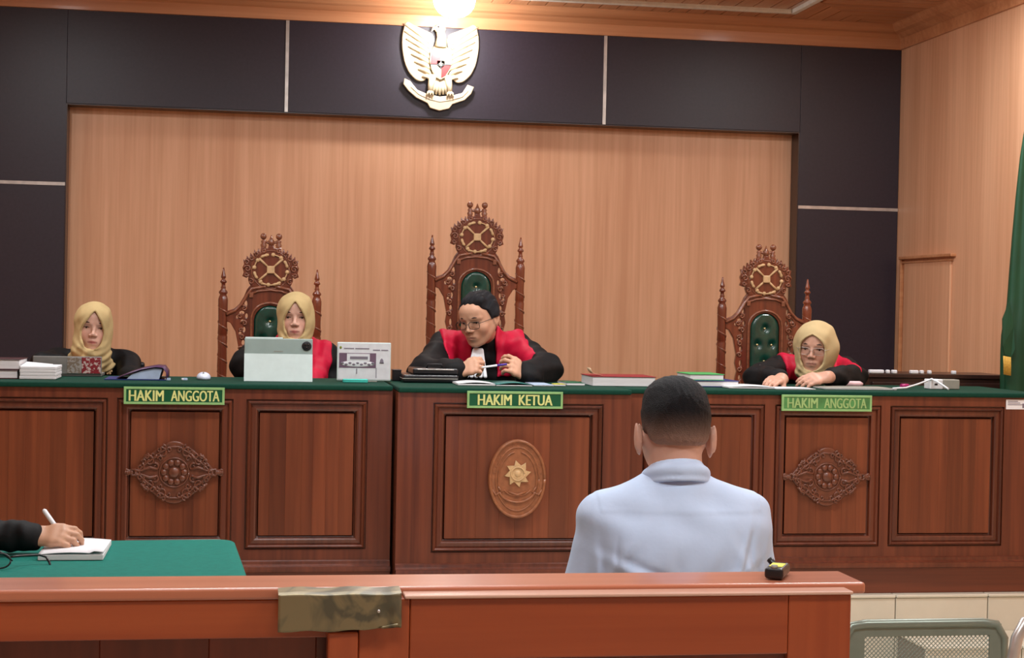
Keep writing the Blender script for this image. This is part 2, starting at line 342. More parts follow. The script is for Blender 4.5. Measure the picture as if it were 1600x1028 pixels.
# ------------------------------------------------------------------ smooth bodies: signed distances meshed with surface nets
def V3(p): return np.array(p, dtype=np.float64)
class Shape:
    def __init__(s): s.ops = []; s.post = None; s.lo = V3((1e9,) * 3); s.hi = -s.lo
    def _b(s, c, r, mode):
        if mode == 'u': s.lo = np.minimum(s.lo, c - r); s.hi = np.maximum(s.hi, c + r)
    def cap(s, a, b, ra, rb=None, k=0.02, mode='u'):
        a = V3(a); b = V3(b); rb = ra if rb is None else rb; ba = b - a; l2 = max(float(ba @ ba), 1e-9)
        def f(p):
            pa = p - a; h = np.clip((pa @ ba) / l2, 0, 1)
            return np.linalg.norm(pa - h[:, None] * ba, axis=1) - (ra + (rb - ra) * h)
        c = (a + b) / 2; R = math.sqrt(l2) / 2 + max(ra, rb)
        s.ops.append((f, c, R, k, mode))
        if mode == 'u':
            s.lo = np.minimum(s.lo, np.minimum(a, b) - max(ra, rb)); s.hi = np.maximum(s.hi, np.maximum(a, b) + max(ra, rb))
        return s
    def chain(s, pts, rs, k=0.02, mode='u'):
        for i in range(len(pts) - 1): s.cap(pts[i], pts[i + 1], rs[i], rs[i + 1], k, mode)
        return s
    def ell(s, c, r, R=None, k=0.02, mode='u'):
        c = V3(c); r = V3(r); Rm = np.eye(3) if R is None else np.array(R)
        def f(p):
            q = (p - c) @ Rm
            k0 = np.linalg.norm(q / r, axis=1); k1 = np.linalg.norm(q / (r * r), axis=1)
            return k0 * (k0 - 1) / np.maximum(k1, 1e-9)
        s.ops.append((f, c, float(r.max()), k, mode)); s._b(c, float(r.max()), mode)
        return s
    def fn(s, f, k=0.004, mode='i'):
        s.ops.append((f, V3((0, 0, 0)), 1e9, k, mode)); return s
    def ev(s, p, ops):
        d = np.full(len(p), 0.5)
        for (f, c, r, k, mode) in ops:
            v = f(p)
            if mode == 'u':
                h = np.clip(0.5 + 0.5 * (d - v) / k, 0, 1); d = d + (v - d) * h - k * h * (1 - h)
            elif mode == 's':
                h = np.clip(0.5 - 0.5 * (d + v) / k, 0, 1); d = d + (-v - d) * h + k * h * (1 - h)
            else:
                h = np.clip(0.5 - 0.5 * (v - d) / k, 0, 1); d = v + (d - v) * h + k * h * (1 - h)
        if s.post is not None: d = d + s.post(p)
        return d
    def near(s, c, R):
        return [o for o in s.ops if np.linalg.norm(o[1] - c) - o[2] - R < max(0.03, o[3] * 1.5)]
    def mesh(s, h=0.004, B=8, pad=0.03):
        lo = s.lo - pad; n = np.ceil((s.hi + pad - lo) / (h * B)).astype(int)
        N = n * B + 2
        gid = lambda I: (I[:, 0].astype(np.int64) * N[1] + I[:, 1]) * N[2] + I[:, 2]
        S = 4                                                    # super-blocks of 4x4x4 blocks share one culled list
        ar = np.arange(B + 1); off = np.stack(np.meshgrid(ar, ar, ar, indexing='ij'), -1).reshape(-1, 3)
        vid, vpos, quads = [], [], []
        for sx in range(0, n[0], S):
            for sy in range(0, n[1], S):
                for sz in range(0, n[2], S):
                    bx = np.stack(np.meshgrid(np.arange(sx, min(sx + S, n[0])), np.arange(sy, min(sy + S, n[1])), np.arange(sz, min(sz + S, n[2])), indexing='ij'), -1).reshape(-1, 3)
                    cen = lo + (bx + 0.5) * B * h; cc = cen.mean(0); RR = np.linalg.norm(cen - cc, axis=1).max() + B * h * 0.9
                    ops = s.near(cc, RR)
                    if not any(o[4] == 'u' for o in ops): continue
                    dv = s.ev(cen, ops); bx = bx[np.abs(dv) < B * h * 1.5 + 0.012]
                    if len(bx) == 0: continue
                    I = (bx[:, None, :] * B + off[None]).reshape(-1, 3)
                    v = s.ev(lo + I * h, ops).reshape(len(bx), B + 1, B + 1, B + 1).astype(np.float32)
                    neg = v < 0
                    cn = [neg[:, i:B + i, j:B + j, k:B + k] for i in (0, 1) for j in (0, 1) for k in (0, 1)]
                    cnt = sum(c.astype(np.int8) for c in cn)
                    act = (cnt > 0) & (cnt < 8)
                    if not act.any(): continue
                    w = np.argwhere(act); base = bx[w[:, 0]] * B + w[:, 1:]
                    acc = np.zeros((len(w), 3)); num = np.zeros(len(w))
                    g = lambda i, j, k: v[w[:, 0], w[:, 1] + i, w[:, 2] + j, w[:, 3] + k]
                    for ax in range(3):
                        for a in (0, 1):
                            for b2 in (0, 1):
                                o0 = [0, 0, 0]; ot = [x for x in range(3) if x != ax]; o0[ot[0]] = a; o0[ot[1]] = b2; o1 = list(o0); o1[ax] = 1
                                u0, u1 = g(*o0), g(*o1); cr = (u0 < 0) != (u1 < 0)
                                t = np.where(cr, u0 / np.where(cr, u0 - u1, 1), 0)
                                pt = np.tile(np.array(o0, float), (len(w), 1)); pt[:, ax] = t
                                acc += pt * cr[:, None]; num += cr
                    vid.append(gid(base)); vpos.append(lo + (base + acc / num[:, None]) * h)
                    for ax in range(3):
                        sl1 = [slice(None), slice(0, B), slice(0, B), slice(0, B)]; sl2 = list(sl1); sl2[ax + 1] = slice(1, B + 1)
                        A, C = neg[tuple(sl1)], neg[tuple(sl2)]
                        w2 = np.argwhere(A != C)
                        if len(w2) == 0: continue
                        b3 = bx[w2[:, 0]] * B + w2[:, 1:]; flip = A[tuple(w2.T)]
                        e1, e2 = np.zeros(3, int), np.zeros(3, int); e1[(ax + 1) % 3] = 1; e2[(ax + 2) % 3] = 1
                        q = np.stack([gid(b3), gid(b3 - e1), gid(b3 - e1 - e2), gid(b3 - e2)], 1)
                        q[~flip] = q[~flip][:, ::-1]; quads.append(q)
        vid = np.concatenate(vid); vpos = np.concatenate(vpos); q = np.concatenate(quads)
        o = np.argsort(vid); vid = vid[o]; vpos = vpos[o]
        idx = np.clip(np.searchsorted(vid, q), 0, len(vid) - 1)
        ok = (vid[idx] == q).all(1); idx = idx[ok]
        return vpos, idx
def body_obj(name, shape, mat, parent, h=0.005, color=None, label=None, top=False):
    v, q = shape.mesh(h)
    org = V3(parent.location) if parent is not None else V3((0, 0, 0))
    me = bpy.data.meshes.new(name)
    me.vertices.add(len(v)); me.vertices.foreach_set('co', (v - org).astype(np.float32).ravel())
    me.loops.add(q.size); me.loops.foreach_set('vertex_index', q.astype(np.int32).ravel())
    me.polygons.add(len(q)); me.polygons.foreach_set('loop_start', np.arange(0, q.size, 4, dtype=np.int32)); me.polygons.foreach_set('loop_total', np.full(len(q), 4, np.int32))
    me.update(calc_edges=True); me.validate()
    me.polygons.foreach_set('use_smooth', np.ones(len(me.polygons), bool))
    if color is not None:
        a = me.color_attributes.new('Col', 'FLOAT_COLOR', 'POINT')
        c = np.ones((len(v), 4), np.float32); c[:, :3] = color(v); a.data.foreach_set('color', c.ravel())
    me.materials.append(mat)
    o = bpy.data.objects.new(name, me); COL.objects.link(o); o.parent = parent
    if label: o['label'] = label
    return o
# ================================================================== THE ROOM
XL, XR, YB, YN = -2.6, 3.73, 8.92, -1.6        # left wall, right wall, inset back panel, wall behind the camera
YF = 8.80                                      # face of the dark frame round the inset
PZ = 0.30                                      # platform height
PY = 6.13                                      # platform front edge
fl = struct('floor', box(new(), XL, XR, YN, YB + .1, -0.06, -0.012), M['grout'])
t0 = None
def tile_mesh(w, d, h): return box(new(), -w / 2, w / 2, -d / 2, d / 2, -h, 0, bev=0.002, seg=1)
k = 0
for i in range(16):
    for j in range(9):
        x = 2.627 - 0.4 * 12 + 0.4 * i + 0.2; y = 2.73 + 0.4 * j
        if x > XR - .1: continue
        if t0 is None: t0 = obj('floor_tile', tile_mesh(.396, .396, .012), M['tile'], fl, loc=(x, y, 0)); continue
        c = t0.copy(); COL.objects.link(c); c.location = (x, y, 0)
st = tag(obj('floor_tile_field', box(new(), XL, XR, YN, 2.52, -.012, 0), M['tile'], fl), kind='stuff')
# raised platform with a tiled riser, and a lower step on the right
pf = struct('trim_1', box(new(), XL, XR, PY + .012, YB, 0, PZ - .012), M['grout'], label='raised platform faced with cream tiles under the bench')
r0 = None
for i in range(16):
    x = 2.627 - 0.4 * 12 + 0.4 * i + 0.2
    if x > XR - .1: continue
    for zt, yy in ((0.286, 0), (0.143, 0)):
        if r0 is None: r0 = obj('riser_tile', box(new(), -.198, .198, 0, .012, -.14, 0, bev=.002, seg=1), M['tile'], pf, loc=(x, PY, zt)); continue
        c = r0.copy(); COL.objects.link(c); c.location = (x, PY, zt)
    c = obj('nosing_tile', box(new(), -.198, .198, -.006, .35, -.012, 0, bev=.003, seg=1), M['tile'], pf, loc=(x, PY, PZ))
sx0 = WX(1448, 1010, 5.83)
stp = struct('trim_2', box(new(), sx0 + .01, XR, 5.85, PY, 0, .138), M['grout'], label='lower cream tiled step in front of the platform')
for i in range(3):
    x = sx0 + .2 + .4 * i
    obj('step_tile', box(new(), -.198, .198, -.01, .288, -.012, 0, bev=.002, seg=1), M['tile'], stp, loc=(x, 5.84, .15))
    obj('step_riser_tile', box(new(), -.198, .198, 0, .012, -.135, 0, bev=.002, seg=1), M['tile'], stp, loc=(x, 5.838, .137))
bw = struct('wall_back', box(new(), XL, XR, YB, YB + .1, 0, CEIL + .1), M['laminate'])
# dark laminate frame round the inset panel: separate boards with silver strips in the joints
IX0, IX1, IZ = -0.954, 3.124, 2.473
FX0 = 2 * 1.085 - 3.73
zs = 2.044; ZT = 2.973
def dpanel(x0, x1, z0, z1): return obj('dark_panel', box(new(), x0, x1, YF, YB - .001, z0, z1, bev=.002, seg=1), M['dark_panel'], bw)
s1, s2 = 0.204, 1.973; g = .009
dpanel(FX0, IX0, PZ, zs - g); dpanel(FX0, IX0, zs + g, ZT); dpanel(IX1, XR - .002, PZ, zs - g); dpanel(IX1, XR - .002, zs + g, ZT)
dpanel(IX0, s1 - g, IZ, ZT); dpanel(s1 + g, s2 - g, IZ, ZT); dpanel(s2 + g, IX1, IZ, ZT)
for (x0, x1, z0, z1) in ((FX0, IX0, zs - g, zs + g), (IX1, XR - .002, zs - g, zs + g), (s1 - g, s1 + g, IZ, ZT), (s2 - g, s2 + g, IZ, ZT)):
    obj('silver_strip', box(new(), x0, x1, YF - .003, YB - .001, z0, z1), M['silver'], bw)
obj('jamb_board', box(new(), IX1 - .006, IX1, YF + .004, YB - .001, PZ, IZ), M['dark_jamb'], bw)
obj('jamb_board', box(new(), IX0, IX0 + .006, YF + .004, YB - .001, PZ, IZ), M['dark_jamb'], bw)
obj('soffit_board', box(new(), IX0 + .006, IX1 - .006, YF + .004, YB - .001, IZ - .006, IZ), M['dark_jamb'], bw)
rw = struct('wall_right', box(new(), XR, XR + .1, YN, YB + .1, 0, CEIL + .1), M['laminate'])
struct('wall_left', box(new(), XL - .1, XL, YN, YB + .1, 0, CEIL + .1), M['laminate'])
struct('wall_front', box(new(), XL, XR, YN - .1, YN, 0, CEIL + .1), M['plaster'])
# flush door in the right wall
dY0, dY1, dz = 8.03, 8.70, 1.765
door = obj('door_1', box(new(), XR - .012, XR + .002, dY0 + .03, dY1 - .03, PZ, dz - .03, bev=.004, seg=1), M['laminate']); door['kind'] = 'structure'
dm = new()
box(dm, XR - .03, XR + .002, dY0 - .012, dY1 + .012, dz - .012, dz + .006, bev=.004); box(dm, XR - .022, XR + .002, dY1 - .006, dY1 + .012, PZ, dz - .012, bev=.003)
box(dm, XR - .018, XR + .002, dY0 + .02, dY1 - .01, dz - .034, dz - .024, bev=.002)
obj('door_frame', dm, M['cornice'], door)
lockbm = new(); lathe(lockbm, [(.0, -.02), (.012, -.02), (.012, .01), (.024, .014), (.024, .03), (.0, .032)], seg=12)
obj('door_handle', lockbm, M['silver'], door, loc=(XR - .03, 8.1, 1.1), rot=(0, -PI / 2, 0))
# ceiling: boards running away from the camera, crosswise ones beyond the white tray trim on the right
ce = struct('ceiling', box(new(), XL, XR, YN, YB + .1, CEIL + .004, CEIL + .1), M['ceiling'])
bwid = 0.1; cY0, cY1 = 6.9, YB
def poly_plank(name, pts, mat):
    bm = new(); lo = [bm.verts.new((x, y, CEIL - .008)) for x, y in pts]; up = [bm.verts.new((x, y, CEIL + .005)) for x, y in pts]
    bm.faces.new(lo); bm.faces.new(up[::-1])
    for i in range(len(pts)): bm.faces.new((lo[i], up[i], up[(i + 1) % len(pts)], lo[(i + 1) % len(pts)]))
    bmesh.ops.recalc_face_normals(bm, faces=bm.faces)
    return obj(name, bm, mat, ce)
xt = 3.02                                               # where the crosswise boards begin at the tray corner
mit = lambda x: YB - (XR - x)                           # mitre line into the corner
x = XL
while x < XR - .01:
    a, b_ = x + .003, min(x + bwid, XR) - .003
    if b_ <= xt: poly_plank('ceiling_board', [(a, 4.0), (b_, 4.0), (b_, cY1), (a, cY1)], M['ceiling'])
    else: poly_plank('ceiling_board', [(a, min(mit(a), cY1)), (b_, min(mit(b_), cY1)), (b_, cY1 + .02), (a, cY1 + .02)], M['ceiling'])
    x += bwid
y = 4.0
while y < YB:
    a, b_ = y + .003, min(y + bwid, YB) - .003
    xa, xb = max(xt, XR - (YB - a)), max(xt, XR - (YB - b_))
    if xa < XR - .03: poly_plank('ceiling_board', [(xa, a), (XR, a), (XR, b_), (xb, b_)], M['ceiling_x'])
    y += bwid
tt = new(); box(tt, -1.7, 2.93, 8.42, 8.455, CEIL - .03, CEIL, bev=.006)
struct('trim_3', tt, M['white_trim'], label='white moulding along the back of the ceiling tray')
tt = new(); box(tt, 2.93, 2.965, 5.0, 8.455, CEIL - .03, CEIL, bev=.006)
struct('trim_4', tt, M['white_trim'], label='white moulding along the right of the ceiling tray')
# cornice profile (distance out from the wall, drop from the ceiling)
cp = [(0, .133), (.014, .133), (.016, .075), (.03, .066), (.05, .05), (.075, .042), (.088, .03), (.10, .012), (.115, .0)]
def cornice(name, along, lab):
    bm = new(); rows = []
    for (o_, d_) in cp:
        if along == 'back': rows.append([bm.verts.new((XL, YF - o_, CEIL - d_)), bm.verts.new((XR - o_, YF - o_, CEIL - d_))])
        else: rows.append([bm.verts.new((XR - o_, YF - o_, CEIL - d_)), bm.verts.new((XR - o_, YN, CEIL - d_))])
    for a, b_ in zip(rows, rows[1:]): bm.faces.new((a[0], a[1], b_[1], b_[0])).smooth = False
    e = rows[0] + rows[-1]
    bmesh.ops.recalc_face_normals(bm, faces=bm.faces)
    o = struct(name, bm, M['cornice'], label=lab)
    md = o.modifiers.new('thick', 'SOLIDIFY'); md.thickness = .004
cornice('trim_5', 'back', 'wooden cornice above the dark wall band')
cornice('trim_6', 'right', 'wooden cornice along the top of the right wall')
box_ = new(); box(box_, XL, XR, YF, YB, ZT + .001, CEIL); struct('trim_7', box_, M['cornice'], label='wood strip behind the cornice')
box_ = new(); box(box_, XL, FX0, YF, YB - .002, PZ, ZT); struct('trim_8', box_, M['laminate'], label='wood clad return left of the dark column')
# lamps
lm = thing('ceiling_lamp', 'round bright white lamp on the ceiling above the wall emblem', 'lamp', (1.066, 8.43, CEIL - .008))
bm = new(); lathe(bm, [(.0, 0), (.122, 0), (.124, -.01), (.118, -.03), (.0, -.03)][::-1], seg=32); obj('lamp_base', bm, M['white_trim'], lm)
bm = new(); lathe(bm, [(.0, -.135), (.03, -.133), (.06, -.125), (.085, -.108), (.104, -.08), (.112, -.05), (.112, -.03), (0, -.03)], seg=32); obj('lamp_bowl', bm, M['lamp'], lm)
for (x, y), where in zip(DOWN, ('above the left end of the bench', 'above the right end of the bench', 'above the middle of the bench')):
    t = thing('downlight', 'small round ceiling downlight ' + where, 'lamp', (x, y, CEIL - .008), group='round downlights')
    bm = new(); lathe(bm, [(.105, -.004), (.125, -.012), (.13, 0), (.1, .002)][::-1], seg=28); obj('lamp_ring', bm, M['white_trim'], t)
    bm = new(); lathe(bm, [(0, -.006), (.104, -.006), (.104, -.002), (0, -.002)], seg=28); obj('diffuser', bm, M['panel_glow'], t)
for (x, y), where in zip(PANELS, ('nearest the bench on the left', 'nearest the bench on the right', 'above the camera on the left', 'above the camera on the right')):
    t = thing('ceiling_light', 'flat rectangular ceiling light ' + where, 'lamp', (x, y, CEIL), group='flat ceiling lights')
    bm = new(); box(bm, -.62, .62, -.18, .18, -.025, -.003, bev=.004); obj('lamp_frame', bm, M['white_trim'], t)
    bm = new(); box(bm, -.58, .58, -.145, .145, -.028, -.024); obj('diffuser', bm, M['panel_glow'], t)
# ================================================================== THE BENCH
BY = 6.20; BT = 1.122
def panel_bay(par, x0, x1, z0, z1, fy, orn=True, nb=8, seed=0):
    """recessed panel: moulding ring plus separate glued boards"""
    w = .052
    obj('moulding', ring_frame(x0, x1, z0, z1, [(-.004, fy + .002), (0, fy + .002), (.001, fy + .010), (.005, fy + .010), (.007, fy - .004), (.012, fy - .009), (.017, fy - .004), (.019, fy + .004), (.024, fy + .002), (.036, fy + .001), (w - .010, fy + .003), (w - .008, fy + .020), (w - .003, fy + .022), (w + .02, fy + .022)]), M['mould'], par)
    pn = obj('panel', box(new(), x0 + w - .01, x1 - w + .01, fy + .022, fy + .03, z0 + w - .01, z1 - w + .01), M['mould'], par)
    rnd = random.Random(seed); ws = [rnd.uniform(.7, 1.4) for _ in range(nb)]; s = sum(ws); a = x0 + w; L = x1 - x0 - 2 * w
    for q in ws:
        b_ = a + q / s * L
        obj('board', box(new(), a, b_, fy + .012, fy + .024, z0 + w, z1 - w, bev=.0005, seg=1), M['board'], pn)
        a = b_
    return pn
def bench(label, x0, x1, fy, bays, ends=(0, 0)):
    t = thing('judges_bench', label, 'bench', ((x0 + x1) / 2, fy, PZ), group=None)
    inv = -Vector(t.location)
    def add(name, bm, mat, **k):
        for v in bm.verts: v.co += inv
        return obj(name, bm, mat, t, **k)
    # stiles and rails around the openings
    z0, z1 = .487, 1.064
    bm = new(); zt = BT - .02
    box(bm, x0, x1, fy, fy + .03, z1, zt); box(bm, x0, x1, fy, fy + .03, .42, z0)
    e = [x0] + [v for b_ in bays for v in b_[:2]] + [x1]
    for i in range(0, len(e), 2): box(bm, e[i], e[i + 1], fy, fy + .03, z0, z1)
    add('front_frame', bm, M['bench'])
    bm = new(); box(bm, x0, x1, fy - .03, fy + .03, PZ, .412, bev=.003); add('plinth', bm, M['bench_h'])
    bm = new()
    prof = [(.0, .446), (-.008, .442), (-.010, .432), (-.02, .426), (-.034, .424), (-.036, .414), (-.036, .406), (-.03, .402)]
    rows = [[bm.verts.new((x0, fy + o_, z)), bm.verts.new((x1, fy + o_, z))] for o_, z in prof]
    for a, b_ in zip(rows, rows[1:]): bm.faces.new((a[0], b_[0], b_[1], a[1]))
    add('base_moulding', bm, M['mould'])
    bm = new()
    box(bm, x0, x0 + .025, fy + .03, 6.78, PZ, zt); box(bm, x1 - .025, x1, fy + .03, 6.78, PZ, zt); box(bm, x0 + .025, x1 - .025, fy + .03, 6.38, .70, .72)
    add('carcass', bm, M['bench'])
    bm = new(); box(bm, x0 - ends[0], x1 + ends[1], fy - .014, 6.76, BT - .02, BT, bev=.007, seg=3); add('top_covering', bm, M['felt'], label='dark green felt covered top')
    for b_ in bays:
        sub = panel_bay(None, b_[0], b_[1], z0, z1, fy, nb=b_[2], seed=int(b_[0] * 100))
        for o in list(COL.objects):
            if o.parent is None and o.name.split('.')[0] in ('moulding', 'panel') : o.parent = t; o.location = inv
    return t
cX = 1.04; C0, C1 = .585, 1.500
bB = (WX(181, 740, BY), WX(363, 740, BY)); bC = (WX(383, 740, BY), WX(573, 740, BY)); bA = (bB[0] - .06 - .52, bB[0] - .033)
m_ = lambda b_: (2 * cX - b_[1], 2 * cX - b_[0])
bF = (WX(1209, 740, BY), WX(1375, 740, BY)); bG = (WX(1389, 740, BY), WX(1567, 740, BY)); bE = (C1 + .075, WX(1193, 740, BY))
L0 = bench("left part of the judges' bench with reddish brown panels, under the pale tablet", bA[0] - .14, C0 - .012, BY, [bA + (8,), bB + (7,), bC + (7,)], ends=(.02, 0))
Cc = bench("centre part of the judges' bench with the oval carving, standing proud", C0, C1, BY - .1, [(WX(675, 740, BY - .1), WX(941, 740, BY - .1), 8)])
R0 = bench("right part of the judges' bench with reddish brown panels, beyond the seated man", C1, bG[1] + .14, BY, [bE + (7,), bF + (6,), bG + (7,)], ends=(0, .02))
# the plates with writing
def sign(label, cx, y, z, w, h, body, tw, mat, group=None):
    t = thing('name_sign', label, 'sign', (cx, y, z), group=group)
    obj('sign_plate', box(new(), -w / 2, w / 2, -.008, 0, -h / 2, h / 2, bev=.002), mat, t)
    obj('sign_border', ring_frame(-w / 2, w / 2, -h / 2, h / 2, [(0, -.006), (.001, -.0105), (.0085, -.0105), (.0095, -.0075)]), M['sign_edge'], t)
    ws = body.split(); tot = len(body); u = tw / tot; x = -tw / 2
    for wd_ in ws:
        lw = len(wd_) * u; obj('word', textbm(wd_, lw, h * .62, .002, bold=.034), M['sign_text'] if mat is M['sign'] else M['sign_text_dull'], t, loc=(x + lw / 2, -.0088, 0)); x += lw + 1.0 * u
for (xa, xb, yc, Y, body, frac, mat, lab) in (
    (193, 351, 618.5, BY - .026, 'HAKIM ANGGOTA', .9, M['sign'], 'green HAKIM ANGGOTA sign on the left part of the bench'),
    (730, 880, 625, BY - .126, 'HAKIM KETUA', .78, M['sign'], 'green HAKIM KETUA sign at the centre of the bench'),
    (1222, 1363, 630, BY - .026, 'HAKIM ANGGOTA', .88, M['sign_pale'], 'paler green HAKIM ANGGOTA sign on the right part of the bench')):
    a, b_ = W(xa, yc, Y), W(xb, yc, Y); w = b_.x - a.x
    sign(lab, (a.x + b_.x) / 2, Y + .012, (a.z + b_.z) / 2, w, .066, body, w * frac, mat)
# carvings
def diamond(label, cx, y, z, w, h):
    t = thing('carved_ornament', label, 'ornament', (cx, y, z), group=None)
    out = []
    half = [(-.5, 0), (-.485, .06), (-.44, .045), (-.40, .05), (-.36, .12), (-.31, .2), (-.26, .25), (-.21, .34), (-.16, .40), (-.11, .44), (-.05, .5)]
    top = half + [(-p[0], p[1]) for p in half[::-1]]
    out = top + [(p[0], -p[1]) for p in top[::-1][1:-1]]
    out = [(p[0] * w, p[1] * h) for p in out]
    obj('backing_board', plate([out], -.012, .004, bev=.004, smooth=True), M['carved'], t)
    r = new()
    inn = [(p[0] * .86, -.013, p[1] * .84) for p in out]; tube(r, inn + [inn[0]], .0045, 6)
    obj('carved_rim', r, M['carved'], t)
    f = new(); ball(f, (0, -.012, 0), .022, (1, .6, 1), 12)
    for k_ in range(10):
        a = 2 * PI * k_ / 10; ball(f, (.038 * math.cos(a), -.014, .038 * math.sin(a)), .013, (1, .55, 1), 8)
    tube(f, [(.055 * math.cos(a), -.013, .055 * math.sin(a)) for a in [2 * PI * k_ / 24 for k_ in range(25)]], .0035, 6)
    obj('flower', f, M['carved'], t)
    s = new()
    for sx in (-1, 1):
        for sz in (-1, 1):
            for (cx_, cz_, r_, a0, tn) in ((.10, .045, .026, 0, 1.3), (.135, .02, .018, 2, 1.2), (.05, .078, .022, 1, 1.3), (.085, .068, .014, 3, 1.1), (.022, .088, .012, 0, 1.1), (.145, .0, .01, 0, 1.0), (.075, .022, .016, 1, 1.2), (.112, .064, .011, 2, 1.1), (.056, .054, .012, 0, 1.1), (.042, .100, .009, 1, 1.1), (.122, .043, .010, 0, 1.2), (.062, .090, .009, 2, 1.1)):
                pts = spiral(cx_, cz_ * h / .24, -.014, r_, .003, a0, tn, 14)
                tube(s, [(sx * p[0] * w / .4, p[1], sz * p[2]) for p in pts], [.005 - .003 * i / 13 for i in range(14)], 6)
            tube(s, [(sx * .06, -.013, sz * .012), (sx * .09, -.015, sz * .02), (sx * .12, -.014, sz * .008), (sx * .155, -.013, sz * .004)], [.005, .006, .004, .002], 6)
    obj('leaf_scrolls', s, M['carved'], t)
    for sx in (-1, 1):
        e = new()
        for k_ in range(4): ball(e, (sx * w * (.425 + .02 * k_), -.012, 0), .009 - .001 * k_, (1, .7, 1), 8)
        obj('end_bead', e, M['carved'], t)
a = W(272, 738, BY); diamond('carved wooden flower medallion below the left HAKIM ANGGOTA sign', a.x, BY + .010, a.z, (WX(350, 738, BY) - WX(194, 738, BY)), .232)
a = W(1292, 745, BY); diamond('carved wooden flower medallion below the right paler sign', a.x, BY + .010, a.z, (WX(1361, 745, BY) - WX(1224, 745, BY)), .232)
cy = BY - .1
a = W(808, 748, cy); ow, oh = .113, .153
t = thing('oval_plaque', 'oval carved wooden plaque with an eight pointed sun on the bench centre', 'ornament', (a.x, cy + .010, a.z))
ovl = lambda rx, rz, y, n=48: [(rx * math.cos(2 * PI * k_ / n), y, rz * math.sin(2 * PI * k_ / n)) for k_ in range(n + 1)]
obj('backing_board', plate([[(p[0], p[2]) for p in ovl(ow, oh, 0)[:-1]]], -.016, .004, bev=.005), M['carved_light'], t)
r = new(); tube(r, ovl(ow - .006, oh - .006, -.018), .006, 8); obj('carved_rim', r, M['carved_light'], t)
r = new()
for s_ in (-1, 1): tube(r, [(s_ * p[0], p[1], p[2]) for p in [(.075 * math.cos(a_), -.017, .11 * math.sin(a_) - .005) for a_ in [(-.35 + 1.75 * q / 14) for q in range(15)]]], .003, 6)
tube(r, [(.075 * math.cos(a_), -.018, -.03 + .06 * math.sin(a_)) for a_ in [PI + .35 + (PI - .7) * q / 16 for q in range(17)]], .005, 6)
tube(r, [(.055 * math.cos(a_), -.018, -.03 + .035 * math.sin(a_)) for a_ in [PI + .35 + (PI - .7) * q / 16 for q in range(17)]], .003, 6)
tube(r, [(-.035, -.017, -.05), (0, -.02, -.062), (.035, -.017, -.05)], .005, 6)
for s_ in (-1, 1): tube(r, [(s_ * .098, -.016, -.04), (s_ * .085, -.018, -.062), (s_ * .06, -.018, -.05), (s_ * .075, -.018, -.03)], .004, 6)
tube(r, ovl(ow - .028, oh - .030, -.017), .0028, 6)
for q in range(15):
    a_ = .2 + (PI - .4) * q / 14; box(r, .088 * math.cos(a_) - .003, .088 * math.cos(a_) + .003, -.0185, -.015, .125 * math.sin(a_) - .007, .125 * math.sin(a_) + .007, rot=Matrix.Rotation(-(a_ - PI / 2), 3, 'Y'))
obj('carved_lines', r, M['carved_light'], t)
star = []
for q in range(16):
    rr = .053 if q % 2 == 0 else .034; a_ = PI / 2 + 2 * PI * q / 16 + (.16 if q % 2 == 0 else 0); star.append((rr * math.cos(a_), .02 + rr * math.sin(a_)))
obj('sun', plate([star], -.024, -.014, bev=.002), M['gold_wood'], t)
r = new(); tube(r, [(.026 * math.cos(2 * PI * q / 20), -.025, .02 + .026 * math.sin(2 * PI * q / 20)) for q in range(21)], .003, 6); ball(r, (0, -.022, .02), .014, (1, .4, 1)); obj('sun_disc', r, M['gold_wood'], t)
# white paper label at the right end
a = W(1590, 632, BY)
t = thing('paper_label', 'small white printed label stuck on the right end of the bench', 'label', (a.x, BY - .001, a.z))
obj('sheet', box(new(), -.052, .052, -.0015, 0, -.02, .02), M['white'], t)
obj('printed_block', box(new(), .02, .034, -.0025, -.0014, -.014, .004), M['print_grey'], t)
for q in range(3): obj('printed_line', box(new(), -.045, .0 + .01 * q, -.0025, -.0014, .012 - .007 * q, .0145 - .007 * q), M['print_grey'], t)
# ================================================================== THE WALL EMBLEM
a = W(687, 104, YF); t = thing('garuda_emblem', 'pale gold eagle emblem with shield and ribbon on the dark wall band', 'emblem', (a.x, YF - .001, a.z + .005))
k_ = 1 / 281 * 1.0
def ip(pts): return [((x - 687) * k_, (104 - y) * k_) for x, y in pts]
wing = [(676, 60), (660, 50), (645, 44), (634, 40), (629, 52), (627, 70), (629, 90), (634, 108), (643, 122), (656, 130), (664, 128), (668, 118), (670, 100), (674, 80)]
for s_ in (-1, 1):
    pts = ip(wing); pts = [(s_ * -p[0] * -1, p[1]) if s_ == 1 else (-p[0], p[1]) for p in pts]
    wg = obj('wing', plate([pts], -.022, 0, bev=.006, smooth=True), M['emblem'], t)
    for q in range(8):
        f_ = q / 7; bx, bz = -.05 - .01 * (1 - f_), .12 - .20 * f_; ex, ez = -.205 + .105 * f_ ** 1.6, .215 - .285 * f_
        L = math.hypot(ex - bx, ez - bz); fm = new()
        tube(fm, [(s_ * -(bx + (ex - bx) * u) * -1, -.024 - .006 * math.sin(PI * u), bz + (ez - bz) * u + .01 * math.sin(PI * u)) for u in (0, .25, .5, .75, 1)], [.011, .013, .013, .01, .004], 6)
        obj('feather', fm, M['emblem'], wg)
bm = new(); ball(bm, (0, -.02, .02), .06, (1, .4, 1.75)); tube(bm, [(0, -.03, .10), (.002, -.04, .15), (-.004, -.042, .18)], [.035, .026, .024], 10); obj('body', bm, M['emblem'], t)
bm = new(); ball(bm, (-.006, -.044, .195), .027, (1.15, .8, 1)); tube(bm, [(-.02, -.046, .20), (-.045, -.048, .195), (-.055, -.046, .178)], [.012, .008, .002], 8); hd = obj('head', bm, M['emblem'], t)
